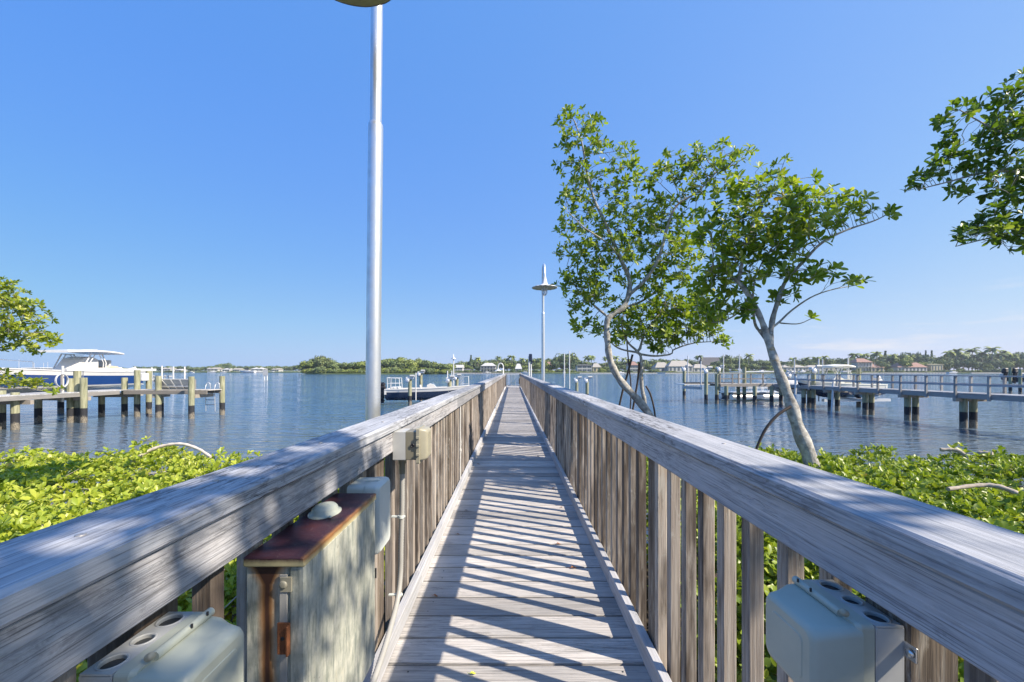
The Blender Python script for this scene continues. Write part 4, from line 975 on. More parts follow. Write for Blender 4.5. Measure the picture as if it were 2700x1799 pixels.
m = MB(); m.tube([(-0.25, 0, 0), (-0.2, 0, 1.15), (0.45, 0, 1.2), (0.5, 0, 0)], 0.03, 8); m.tube([(-0.22, 0, 0.5), (0.48, 0, 0.5)], 0.025, 8); m.build('frame', M['pvc'], t)

# light poles further out
t = thing('dock_lamp', 'white curved gooseneck lamp rising left of the picket gate', 'lamp', tuple(P(1327.5, 0, 38)[:2])+(0.0,))
m = MB(); m.tube([(0, 0, -1), (0, 0, 3.0)]+[(-0.26+0.26*math.cos(a), 0, 3.0+0.42*math.sin(a)) for a in [math.pi*i/12 for i in range(13)]]+[(-0.52, 0, 2.9)], 0.05, 12); m.build('pole', M['pvc'], t)
m = MB(); m.lathe([(0.04, 0.25), (0.08, 0.15), (0.34, 0.02), (0.35, 0), (0.3, 0.0), (0.0, 0.05)], (-0.52, 0, 2.68), 24); m.build('lamp_shade', M['white_metal'], t)
t = thing('dock_lamp', 'slim white lamp mast far beyond the left rail, before the white house', 'lamp', tuple(P(1196, 0, 62)[:2])+(0.0,))
m = MB(); m.tube([(0, 0, -1), (0, 0, 4.6)], 0.09, 10); m.build('pole', M['pvc'], t)
m = MB(); m.lathe([(0.0, 0.75), (0.05, 0.7), (0.08, 0.3), (0.38, 0.02), (0.38, -0.02), (0.0, 0.02)], (0, 0, 4.55), 16); m.build('lamp_shade', M['white_metal'], t)
t = thing('pole_pair', 'two white poles under a dark cover by the right side of the gate', 'pole', tuple(P(1397.5, 0, 27)[:2])+(1.0,))
for s_ in (-0.07, 0.07): m = MB(); m.tube([(s_, 0, -1), (s_, 0, 1.7+(1.0 if s_ < 0 else 0.6))], 0.05, 10); m.build('pole', M['pvc'], t)
m = MB(); m.prism((0.05, 0, 2.35), (0.03, 0, 2.85), 0.22, 0.2, up=(0, 1, 0), ch=0.04); m.prism((0.10, 0, 2.15), (0.12, 0, 2.4), 0.12, 0.12, up=(0, 1, 0), ch=0.03); m.build('cover', M['navy'], t)
# channel marker
c = P(700.5, 0, 118); t = thing('channel_sign', 'white square sign on a piling standing in open water', 'sign', (c.x, c.y, 0))
m = MB(); m.tube([(-0.35, 0, -1), (-0.35, 0, 2.0)], 0.16, 10); m.tube([(0.45, 0, -1), (0.45, 0, 2.0)], 0.16, 10); m.build('piling', M['pvc'], t)
m = MB(); m.box(-0.7, 0.8, -0.25, -0.18, 1.4, 3.0, 0.01); m.build('sign_board', M['wall_white'], t)
# ------------------------------------------------------------------ foliage helpers (real leaf-sized faces)
def mesh_np(name, V, T, tone, mat, smooth=False):
    me = bpy.data.meshes.new(name); V = np.asarray(V, np.float32); T = np.asarray(T, np.int32)
    me.vertices.add(len(V)); me.vertices.foreach_set('co', V.ravel())
    me.loops.add(T.size); me.loops.foreach_set('vertex_index', T.ravel())
    me.polygons.add(len(T)); me.polygons.foreach_set('loop_start', np.arange(0, T.size, T.shape[1], dtype=np.int32))
    me.update(calc_edges=True)
    a = me.attributes.new('tone', 'FLOAT', 'FACE'); a.data.foreach_set('value', np.asarray(tone, np.float32))
    if smooth: me.polygons.foreach_set('use_smooth', np.ones(len(T), dtype=bool))
    me.materials.append(mat); return me
def unit(a): return a/np.maximum(np.linalg.norm(a, axis=-1, keepdims=True), 1e-9)
LEAF = np.array([(0, 0, 0), (.22, .10, .03), (.22, 0, 0), (.22, -.10, .03), (.55, .205, .05), (.55, 0, -.01), (.55, -.205, .05), (.85, .15, .02), (.85, 0, -.04), (.85, -.15, .02), (1, 0, -.07)], np.float32)
LT = np.array([(0, 2, 1), (0, 3, 2), (1, 2, 5), (1, 5, 4), (2, 3, 6), (2, 6, 5), (4, 5, 8), (4, 8, 7), (5, 6, 9), (5, 9, 8), (7, 8, 10), (8, 9, 10)], np.int32)
def rosettes(cen, dirs, size, nl, r, spread=(0.5, 1.25), tone0=None, wid=1.0):
    """leaf whorls: every centre gets about nl leaves round its direction"""
    B = []; U = []; S = []; T = []; K = []
    for i in range(len(cen)):
        d = dirs[i]; a = np.array((1., 0, 0)) if abs(d[0]) < .8 else np.array((0, 1., 0))
        u = np.cross(d, a); u /= np.linalg.norm(u); v = np.cross(d, u); n = max(3, int(nl+r.integers(-2, 3))); ph = r.random()*6.28
        t0 = r.random() if tone0 is None else tone0[i]
        for k in range(n):
            an = ph+k*2.4; el = spread[0]+(spread[1]-spread[0])*((k+0.5)/n)**0.7+r.normal()*0.12
            ld = d*math.cos(el)+(u*math.cos(an)+v*math.sin(an))*math.sin(el)
            up = d*math.sin(el)-(u*math.cos(an)+v*math.sin(an))*math.cos(el)
            sd = np.cross(up, ld)+up*r.normal()*0.25
            B.append(cen[i]+d*r.normal()*0.008); U.append((ld, sd, up)); S.append(size[i]*(0.72+0.45*r.random())*(0.8 if k < 2 else 1)); T.append(min(1, max(0, t0*0.55+r.random()*0.45))); 
    B = np.array(B); U = np.array(U); S = np.array(S)[:, None, None]
    X = unit(U[:, 0]); Y = unit(U[:, 1]-X*np.sum(U[:, 1]*X, -1, keepdims=True)); Z = np.cross(X, Y)
    lf = LEAF*np.array((1, wid, 1))
    V = B[:, None, :]+S*(lf[None, :, 0:1]*X[:, None]+lf[None, :, 1:2]*Y[:, None]+lf[None, :, 2:3]*Z[:, None])
    n = len(B); tri = (LT[None]+np.arange(n)[:, None, None]*11).reshape(-1, 3)
    return V.reshape(-1, 3), tri, np.repeat(T, 12)

def grow(guides, blobs, n_attr, r, step=0.09, kill=0.13, infl=0.9, iters=70):
    """space colonisation of a crown made of ellipsoid blobs, from guide limbs"""
    pos = []; par = []; rad = []
    for gi, (pl, r0, r1) in enumerate(guides):
        pl = [Vector(p) for p in pl]; tot = sum((pl[i+1]-pl[i]).length for i in range(len(pl)-1)); sp = spl(pl, 8); acc = 0
        if gi == 0: prev = -1
        else:
            A = np.array(pos); prev = int(np.argmin(((A-np.array(sp[0]))**2).sum(1)))
        last = sp[0] if gi == 0 else None; L0 = 0
        for i, p in enumerate(sp):
            if i: L0 += (p-sp[i-1]).length
            if i == 0 and gi: continue
            if i and last is not None and (p-last).length < step*0.6 and i < len(sp)-1: continue
            pos.append(tuple(p)); par.append(prev); prev = len(pos)-1; rad.append(r0+(r1-r0)*min(1, L0/tot)**0.8); last = p
    ng = len(pos)
    vol = np.array([b[1][0]*b[1][1]*b[1][2]*b[2] for b in blobs]); cnt = np.maximum(3, (vol/vol.sum()*n_attr)).astype(int); A = []
    for (c, rr, w_), k in zip(blobs, cnt):
        q = unit(r.normal(size=(k, 3)))*(r.random((k, 1))**0.42); A.append(np.array(c)+q*np.array(rr))
    A = np.concatenate(A); Pn = np.array(pos); D = ((A[:, None]-Pn[None])**2).sum(-1); near = D.argmin(1); dist = D.min(1)
    alive = np.ones(len(A), bool); seen = {}
    for it in range(iters):
        idx = np.where(alive & (dist < infl**2))[0]
        if len(idx) == 0: break
        dv = unit(A[idx]-Pn[near[idx]]); acc = {}
        for a, nd in zip(dv, near[idx]): acc.setdefault(int(nd), []).append(a)
        new = []
        for nd, ds in acc.items():
            seen[nd] = seen.get(nd, 0)+1
            if seen[nd] > 5: continue
            d = np.sum(ds, 0)+r.normal(size=3)*0.22*max(1, len(ds)**.5)+np.array((0, 0, 0.12*len(ds)))
            if np.linalg.norm(d) < 1e-3: continue
            new.append((nd, Pn[nd]+d/np.linalg.norm(d)*step))
        if not new: break
        b = len(Pn); Pn = np.concatenate([Pn, np.array([x[1] for x in new])]); par += [x[0] for x in new]; rad += [0]*len(new)
        Dn = ((A[:, None]-Pn[None, b:])**2).sum(-1); mn = Dn.min(1); am = Dn.argmin(1)+b; up = mn < dist; dist[up] = mn[up]; near[up] = am[up]
        alive &= dist > kill**2
    n = len(Pn); ch = [[] for _ in range(n)]
    for i, p in enumerate(par):
        if p >= 0: ch[p].append(i)
    rr = np.zeros(n)
    for i in range(n-1, -1, -1):
        rr[i] = 0.0033 if not ch[i] else sum(rr[c]**2.35 for c in ch[i])**(1/2.35)
    for i in range(ng): rr[i] = max(rad[i], min(rr[i], rad[i]*1.15))
    for i in range(ng, n): rr[i] = min(rr[i], rr[par[i]]*0.92 if par[i] >= 0 else rr[i])
    return Pn, par, ch, rr, ng

def tree_mesh(Pn, par, ch, rr, r, off):
    m = MB(); st = [0]; tips = []
    starts = [(0, None)]
    while starts:
        i, p = starts.pop(); pts = []; rs = []
        if p is not None: pts.append(Pn[p]); rs.append(min(rr[p], rr[i]*1.25))
        while True:
            pts.append(Pn[i]); rs.append(rr[i])
            if not ch[i]:
                d = pts[-1]-pts[-2] if len(pts) > 1 else np.array((0, 0, 1.)); tips.append((Pn[i], unit(d), i)); break
            c = sorted(ch[i], key=lambda q: -rr[q])
            for q in c[1:]: starts.append((q, i))
            i = c[0]
        if len(pts) < 2: continue
        big = max(rs) > 0.03; pts2 = [p_-off for p_ in pts]
        if big:
            rs = [a*(1+0.10*math.sin(k*1.3)+r.normal()*0.03) for k, a in enumerate(rs)]
        m.tube(pts2, rs, 12 if big else (6 if max(rs) > 0.01 else 4), caps=False)
    return m, tips
def mangrove(name, label, guides, blobs, n_attr, leaf, mat, seed, nl=7, lsz=0.10, roots=(), extra=1.0, dens=1.0, group=None, kill=0.13, cat='tree', step=0.09):
    r = np.random.default_rng(seed); Pn, par, ch, rr, ng = grow(guides, blobs, n_attr, r, kill=kill, step=step)
    base = np.array(guides[0][0][0]); t = thing(name, label, cat, tuple(base), 0, group)
    m, tips = tree_mesh(Pn, par, ch, rr, r, base); m.build('trunk', M['bark'], t)
    cen = [p-base for p, d, i in tips]; dr = [unit(d*0.6+np.array((0.05, -0.08, 0.55))+r.normal(size=3)*0.25) for p, d, i in tips]
    thin = [i for i in range(ng, len(Pn)) if rr[i] < 0.006 and ch[i]]
    r.shuffle(thin)
    for i in thin[:int(len(tips)*extra)]:
        d = unit(Pn[i]-Pn[par[i]]); o = unit(d*0.4+r.normal(size=3)*0.6+np.array((0, 0, 0.4))); cen.append(Pn[i]-base+o*0.03); dr.append(o)
    cen = np.array(cen); dr = np.array(dr); V, T, tn = rosettes(cen, dr, np.full(len(cen), lsz)*(0.8+0.4*r.random(len(cen))), nl, r, (0.45, 1.45), wid=1.05)
    me = mesh_np('crown', V, T, tn, mat); o = bpy.data.objects.new('crown', me); C.objects.link(o); o.parent = t
    for pl, r0, r1 in roots:
        mm = MB(); q = spl([Vector(p)-Vector(base) for p in pl], 10); mm.tube(q, [r0+(r1-r0)*i/(len(q)-1) for i in range(len(q))], 8); mm.build('prop_root', M['bark_dark'], t)
    return t
def PL(d, *pts):
    """limb through photo pixels; each point may carry its own depth"""
    return [P(p[0], p[1], p[2] if len(p) > 2 else d) for p in pts]
def BL(d, lst, dy=None):
    out = []
    for b in lst:
        px, py, rp = b[:3]; dd = b[3] if len(b) > 3 else d; q = P(px, py, dd); rx = rp/F*dd
        out.append(((q.x, q.y, q.z), (rx, (dy or 0.75*rx+0.15), rx*0.8), 1.0))
    return out
D1 = 6.9
mangrove('mangrove_tree', 'tallest mangrove, its bare leaning trunk bending beside the right rail, plume reaching highest',
    [(PL(D1, (1740, 1190, 6.7), (1711, 1093, 6.8), (1641, 1010), (1619, 975), (1606, 937), (1600, 873), (1605, 838), (1641, 813), (1657, 778), (1659, 735), (1635, 680), (1596, 588), (1567, 527), (1548, 457), (1535, 380), (1515, 320)), 0.082, 0.010),
     (PL(D1, (1657, 778), (1700, 740, 6.8), (1737, 679, 6.7), (1777, 553, 6.6), (1841, 505, 6.5), (1900, 440, 6.5)), 0.034, 0.008),
     (PL(D1, (1635, 680), (1600, 640, 6.6), (1540, 600, 6.5), (1500, 560, 6.5)), 0.02, 0.005),
     (PL(D1, (1605, 838), (1560, 800, 7.1), (1520, 760, 7.2), (1495, 700, 7.2)), 0.022, 0.005),
     (PL(D1, (1641, 813), (1700, 790, 7.2), (1760, 740, 7.3), (1820, 700, 7.3)), 0.024, 0.005)],
    BL(D1, [(1500, 320, 38), (1545, 330, 40), (1575, 345, 38), (1505, 385, 42), (1570, 400, 45), (1500, 440, 40), (1545, 470, 45), (1600, 400, 28), (1640, 440, 45), (1655, 395, 22), (1610, 500, 50), (1680, 480, 38), (1510, 520, 48),
            (1740, 470, 45, 6.5), (1790, 440, 48, 6.5), (1850, 410, 48, 6.5), (1900, 415, 40, 6.5), (1935, 440, 35, 6.5), (1880, 470, 45, 6.5), (1820, 500, 45, 6.5), (1965, 395, 20, 6.5), (1985, 400, 15, 6.5),
            (1500, 590, 40), (1560, 570, 55), (1640, 570, 65), (1720, 570, 65), (1790, 580, 60), (1500, 660, 45), (1560, 660, 70), (1650, 660, 75), (1740, 650, 75), (1820, 650, 60),
            (1510, 740, 50), (1570, 740, 60), (1720, 740, 60, 7.1), (1800, 730, 50, 7.1), (1530, 800, 50, 7.1), (1590, 790, 40, 7.1), (1545, 860, 38, 7.2), (1575, 885, 26, 7.2)]),
    1900, None, M['leaf_tree'], 11, nl=7, lsz=0.10, extra=0.9, kill=0.085, step=0.075, group=None)
D3 = 7.1
mangrove('mangrove_tree', 'smaller straight stemmed mangrove on dark prop roots, between the leaning trunk and the open water',
    [(PL(D3, (1712, 1190, 7.0), (1702, 1074), (1692, 1017), (1691, 953), (1684, 930), (1655, 902), (1640, 860), (1645, 820)), 0.052, 0.010),
     (PL(D3, (1684, 930), (1641, 922), (1616, 908), (1590, 870)), 0.022, 0.006), (PL(D3, (1686, 934), (1727, 939), (1769, 934), (1777, 922), (1830, 905), (1900, 900)), 0.018, 0.005),
     (PL(D3, (1686, 925), (1700, 880), (1730, 840), (1760, 800)), 0.022, 0.006)],
    BL(D3, [(1650, 830, 45), (1700, 820, 55), (1760, 810, 55), (1810, 830, 50), (1700, 870, 50), (1760, 870, 50), (1820, 870, 50), (1865, 850, 40), (1880, 890, 26), (1905, 905, 22), (1640, 870, 40), (1620, 900, 24), (1740, 905, 34), (1850, 790, 40), (1915, 912, 12)]),
    1600, None, M['leaf_tree'], 12, nl=7, lsz=0.10, extra=0.9, kill=0.085, step=0.075,
    roots=[(PL(D3, (1652, 892), (1658, 960), (1664, 1030), (1660, 1110), (1659, 1190)), 0.012, 0.012), (PL(D3, (1668, 935), (1655, 985), (1642, 1030), (1630, 1090), (1622, 1170)), 0.020, 0.016),
           (PL(D3, (1686, 955), (1682, 1000), (1672, 1060), (1664, 1110), (1655, 1180)), 0.020, 0.015), (PL(D3, (1703, 1018), (1715, 1040), (1725, 1080), (1730, 1130), (1733, 1190)), 0.016, 0.016)])
D2 = 4.8
mangrove('mangrove_tree', 'spreading mangrove with thick pale lichened trunk leaning out of the right hedge',
    [(PL(4.4, (2145, 1260, 4.4), (2133, 1200, 4.4), (2105, 1130, 4.45), (2084, 1060, 4.5), (2061, 999, 4.55), (2042, 948, 4.6), (2026, 900, 4.65), (2010, 850, 4.7), (1977, 782, 4.75), (1946, 744, 4.8), (1914, 719, 4.9), (1880, 700, 4.9)), 0.085, 0.014),
     (PL(D2, (2030, 908, 4.65), (2034, 864), (2040, 830), (2060, 770), (2073, 740), (2121, 687), (2169, 639), (2232, 607), (2306, 582), (2345, 562)), 0.036, 0.006),
     (PL(D2, (2026, 905, 4.65), (2008, 880), (1998, 868), (1990, 850), (1985, 800), (1990, 740), (2010, 690)), 0.019, 0.006),
     (PL(D2, (2001, 872), (2030, 866), (2054, 850), (2086, 820), (2137, 785), (2190, 765), (2258, 752)), 0.017, 0.004),
     (PL(D2, (1977, 782), (1940, 830, 5), (1890, 850, 5.1), (1850, 845, 5.1)), 0.014, 0.004),
     (PL(D2, (2054, 852), (2105, 854), (2140, 840)), 0.010, 0.004),
     (PL(D2, (1946, 744), (1960, 680), (1975, 620), (2000, 560), (2030, 500)), 0.022, 0.005)],
    BL(D2, [(2045, 455, 26), (2000, 470, 28), (2080, 470, 16), (2120, 500, 36), (2150, 515, 26), (2188, 520, 34), (2235, 525, 24), (2272, 535, 30), (2300, 560, 18), (2335, 562, 14), (1926, 500, 38), (1970, 520, 45), (2040, 520, 50), (2100, 545, 50),
            (1890, 560, 45), (1950, 580, 60), (2020, 600, 65), (2090, 600, 60), (2150, 590, 48), (2210, 570, 34), (1880, 620, 45), (1950, 650, 55), (2030, 660, 60), (2100, 660, 45), (2150, 630, 35),
            (2185, 705, 34, 4.4), (2150, 730, 30, 4.4), (2230, 735, 20, 4.4), (2265, 745, 14, 4.4), (2120, 720, 30), (2060, 720, 40), (1980, 720, 50), (1900, 700, 50), (1870, 760, 45, 5.1), (1930, 780, 50, 5.1), (1870, 830, 40, 5.2), (1960, 820, 32), (2060, 790, 22)]),
    1500, None, M['leaf_tree'], 13, nl=7, lsz=0.104, extra=0.6, step=0.07,
    roots=[(PL(4.4, (2085, 1072), (2050, 1095), (2020, 1130), (2000, 1170), (1985, 1215), (1975, 1290)), 0.017, 0.013)], kill=0.08)
mangrove('mangrove_tree', 'dark green mangrove branches reaching in from the right edge of the photo',
    [([P(2950, 1400, 5.2), P(2960, 1100, 5.3), P(2930, 800, 5.2), P(2900, 600, 5.1), P(2860, 480, 5.0), P(2800, 340, 5.0)], 0.09, 0.02),
     (PL(5.0, (2900, 600), (2800, 480), (2700, 455), (2600, 455), (2500, 480), (2420, 500)), 0.028, 0.005), (PL(5.0, (2880, 540), (2780, 400), (2700, 370), (2620, 340), (2530, 290)), 0.024, 0.005),
     ([P(2800, 340, 5.0), P(2950, 150, 4.6), Vector((6.6, 3.4, 6.6)), Vector((6.4, 2.8, 7.2))], 0.03, 0.008),
     (PL(5.2, (2900, 640), (2800, 620), (2700, 610), (2600, 630), (2520, 650)), 0.022, 0.005)],
    BL(5.0, [(2690, 225, 32), (2665, 250, 30), (2630, 245, 15), (2530, 285, 22), (2500, 300, 16), (2580, 290, 20), (2650, 300, 35), (2480, 340, 15), (2530, 370, 28), (2590, 350, 30), (2660, 360, 45), (2480, 405, 20), (2430, 450, 22), (2410, 478, 14),
            (2460, 450, 25), (2510, 430, 35), (2570, 420, 35), (2640, 430, 45), (2420, 500, 12), (2540, 470, 25), (2520, 515, 12), (2610, 490, 40), (2680, 510, 45), (2600, 570, 36), (2650, 560, 40), (2550, 610, 28), (2520, 635, 18), (2600, 620, 34), (2670, 610, 45), (2690, 660, 22),
            (2780, 300, 80), (3843, -820, 230, 2.75), (3970, -760, 200, 2.9), (3200, -50, 90, 4.0), (3450, -350, 110, 3.5), (2800, 450, 90), (2800, 600, 80), (3700, 150, 130, 3.2), (3560, 80, 120, 3.2), (3450, 150, 110, 3.2), (2900, 400, 90), (2900, 560, 90), (2860, 250, 60)]),
    3400, None, M['leaf_dark'], 14, nl=7, lsz=0.105, extra=1.0, kill=0.085, step=0.075)
mangrove('mangrove_tree', 'yellow green mangrove crown coming in from the left edge, above the blue boat',
    [([P(-380, 1250, 9.2), P(-340, 1000, 9.2), P(-280, 900, 9.1), P(-200, 860, 9.0), P(-100, 830, 9.0)], 0.12, 0.02), (PL(9.0, (-280, 900), (-150, 980), (0, 1020), (80, 1025), (130, 1035)), 0.03, 0.006), (PL(9.0, (-200, 860), (-100, 860), (0, 870), (70, 890)), 0.03, 0.006)],
    BL(9.0, [(0, 760, 35), (30, 790, 38), (60, 810, 38), (85, 840, 32), (20, 850, 50), (70, 870, 40), (110, 890, 30), (135, 905, 16), (90, 925, 18), (30, 900, 35), (0, 905, 30), (-50, 780, 60), (-60, 860, 60), (-150, 800, 90), (-150, 900, 80), (-260, 850, 90),
            (20, 1000, 26), (55, 1005, 28), (90, 1010, 26), (125, 1025, 20), (140, 1035, 12), (10, 1010, 20), (-60, 1000, 50), (-150, 980, 50)]),
    2600, None, M['leaf_left'], 15, nl=7, lsz=0.11, extra=1.3, kill=0.11, step=0.1)
# the tree behind the camera whose crown shades the near rails
mangrove('mangrove_tree', 'mangrove behind the viewer shading the near rails',
    [([(6.5, -4.2, 0.6), (6.3, -3.6, 2.4), (5.4, -2.6, 4.0), (4.6, -1.9, 4.9), (3.6, -1.2, 5.4)], 0.12, 0.03), ([(5.4, -2.6, 4.0), (4.6, -1.2, 5.0), (4.0, -0.6, 5.4)], 0.04, 0.012), ([(4.6, -1.9, 4.9), (3.2, -1.6, 5.5), (2.2, -0.8, 5.7)], 0.04, 0.01)],
    [((2.2, -0.55, 5.5), (0.55, 0.5, 0.25), 2.2), ((2.75, -0.1, 5.6), (0.55, 0.45, 0.25), 2.2), ((2.55, 0.25, 5.55), (0.4, 0.25, 0.2), 2.0), ((2.9, -0.75, 5.6), (0.5, 0.4, 0.25), 1.6), ((3.85, -0.45, 5.5), (0.42, 0.35, 0.2), 2.2), ((3.4, -1.35, 5.8), (0.8, 0.5, 0.35), 0.8), ((4.7, -1.6, 5.8), (0.9, 0.6, 0.4), 0.6), ((1.7, -0.6, 5.6), (0.45, 0.6, 0.25), 1.6), ((1.6, -0.1, 5.6), (0.45, 0.3, 0.2), 1.4), ((2.35, -1.05, 5.5), (0.45, 0.35, 0.2), 1.8)],
    620, None, M['leaf_dark'], 16, nl=8, lsz=0.125, extra=1.6, kill=0.12)

# ------------------------------------------------------------------ hedges either side
def hedge(sd, name, label, mat, seed, n=19000, sz=0.062, nl=6, spread=(0.35, 1.15)):
    r = np.random.default_rng(seed); cen = []; dr = []; s_ = []
    while len(cen) < n:
        y = r.uniform(0.15, 6.0); xm = 1.42*y+2.4; x = 0.95+(xm-0.95)*r.random()**1.15
        ye = 5.55+0.22*math.sin(x*1.7+sd)+0.15*math.sin(x*4.1)
        if y > ye: continue
        h = 1.61+0.045*math.sin(x*2.3+y*1.1+sd*2)+0.05*math.sin(x*5.1-y*4.3)*math.sin(y*3+x)+0.03*math.sin(x*9+y*11)+(0.09 if r.random() < 0.04 else 0)
        edge = min(1, (x-0.95)/0.7); h -= 0.30*(1-edge)**2
        fe = min(1, (ye-y)/0.35); dep = abs(r.normal())*0.13+(0 if fe >= 1 else (1-fe)*r.random()*0.5)
        q = math.sin(x*3.7+sd)*math.sin(y*4.9+1)+0.6*math.sin(x*7.3+y*2.1)
        if q > 1.0 and r.random() < 0.75: continue
        z = h-dep; 
        if z < 0.8: continue
        cen.append((sd*x+XC, y, z)); d = np.array((r.normal()*0.38, -0.22+r.normal()*0.38+(0.7*(1-fe)), 1.0)); dr.append(d/np.linalg.norm(d)); s_.append(sz*(0.65+0.7*r.random()))
    cen = np.array(cen); V, T, tn = rosettes(cen, np.array(dr), np.array(s_), nl, r, spread, wid=1.15)
    o0 = np.array((sd*3.5, 3.0, 0.8)); me = mesh_np(name, V-o0, T, tn, mat); o = bpy.data.objects.new(name, me); C.objects.link(o); o.location = tuple(o0); tag(o, label, 'hedge', kind='stuff')
    # woody twigs inside it
    m = MB()
    for k in range(620):
        i = int(r.integers(len(cen))); c = Vector(cen[i]); 
        b = c+Vector((r.normal()*0.14, r.normal()*0.14, -0.12-0.35*r.random())); mid = (b+c)/2+Vector((r.normal()*0.04, r.normal()*0.04, 0))
        m.tube([b, mid, c], [0.005, 0.004, 0.0022], 4, caps=False, tone=r.random())
    for k in range(210):
        x = sd*(1.0+7*r.random()); y = r.uniform(0.6, 5.3)
        if abs(x) > 1.42*y+2: continue
        a = r.uniform(0, 6.28); l = r.uniform(0.25, 0.8); z = 1.48+r.uniform(-.12, .07)
        if abs(x+math.cos(a)*l) < 1.05: continue
        m.tube([(x, y, z), (x+math.cos(a)*l/2, y+math.sin(a)*l/2, z+r.uniform(-.02, .06)), (x+math.cos(a)*l, y+math.sin(a)*l, z+r.uniform(-.08, .05))], [0.007, 0.006, 0.003], 5, caps=False)
    m.v = [(a-o0[0], b-o0[1], c-o0[2]) for a, b, c in m.v]; m.build('twigs', M['twig'], o)
hedge(-1, 'mangrove_hedge', 'sunlit yellow green mangrove hedge left of the boardwalk', M['leaf_hedge_l'], 21)
hedge(1, 'mangrove_hedge', 'deeper green mangrove hedge right of the boardwalk, round the pale trunk', M['leaf_hedge_r'], 22)
def log(pts, r0, r1, label):
    m = MB(); q = spl(pts, 8); m.tube(q, [(r0+(r1-r0)*i/(len(q)-1))*(1+0.12*math.sin(i*1.7)) for i in range(len(q))], 10); one('dead_branch', M['twig'] if 'bleached' not in label else M['bleached'], m, label, 'branch')
M['bleached'] = plain('bleached_wood', (0.52, 0.46, 0.40), 0.9, 0, 0.25, 14, 0.3)
log([P(345, 1222, 4.9), P(385, 1193, 5.0), P(430, 1176, 5.05), P(478, 1171, 5.05), P(520, 1183, 5.0), P(556, 1205, 4.9)], 0.022, 0.017, 'long bleached branch arching over the left hedge')
log([P(2480, 1186, 4.9), P(2520, 1187, 4.85), P(2545, 1200, 4.8)], 0.022, 0.022, 'short grey log end lying on top of the right hedge, left one')
log([P(2580, 1196, 4.8), P(2618, 1198, 4.7)], 0.032, 0.028, 'thick grey stump end poking out of the right hedge')
log([P(2500, 1290, 3.4), P(2580, 1280, 3.45), P(2640, 1285, 3.4), P(2720, 1320, 3.3)], 0.016, 0.022, 'grey crooked branch low in the right hedge near the photo edge')

# ------------------------------------------------------------------ far shores
def grassm():
    n = N('shore_grass'); v = n.coords((1, 1, 1), seed=False); a = n.noise(v, 0.15, 6); n.color(n.ramp(a, [(0.3, (0.06, 0.10, 0.03)), (0.7, (0.14, 0.18, 0.06))])); n.set(Roughness=0.9); return n.m
M['grass'] = grassm()
def shore(name, pts, back=260, closed=None):
    m = MB(); vs = []
    for px, d in pts:
        x = (px-1352)/F
        for dd, z in ((0, -0.6), (0.0, 0.75), (25, 1.3), (back, 3.2)): vs.append((x*(d+dd), d+dd, z))
    fs = []
    for i in range(len(pts)-1):
        for k in range(3): a = i*4+k; fs.append((a, a+4, a+5, a+1))
    m.add(vs, fs); o = m.build(name, M['grass']); return tag(o, kind='structure')
shore('shore_left', [(-1500, 700), (-400, 640), (300, 620), (600, 600), (830, 560)])
shore('shore_right', [(1150, 415), (1300, 400), (1500, 395), (1700, 400), (1900, 415), (2100, 420), (2400, 430), (2700, 430), (3200, 420), (4200, 380)])
shore('shore_island', [(806, 318), (850, 312), (950, 310), (1080, 312), (1180, 322)], back=40)

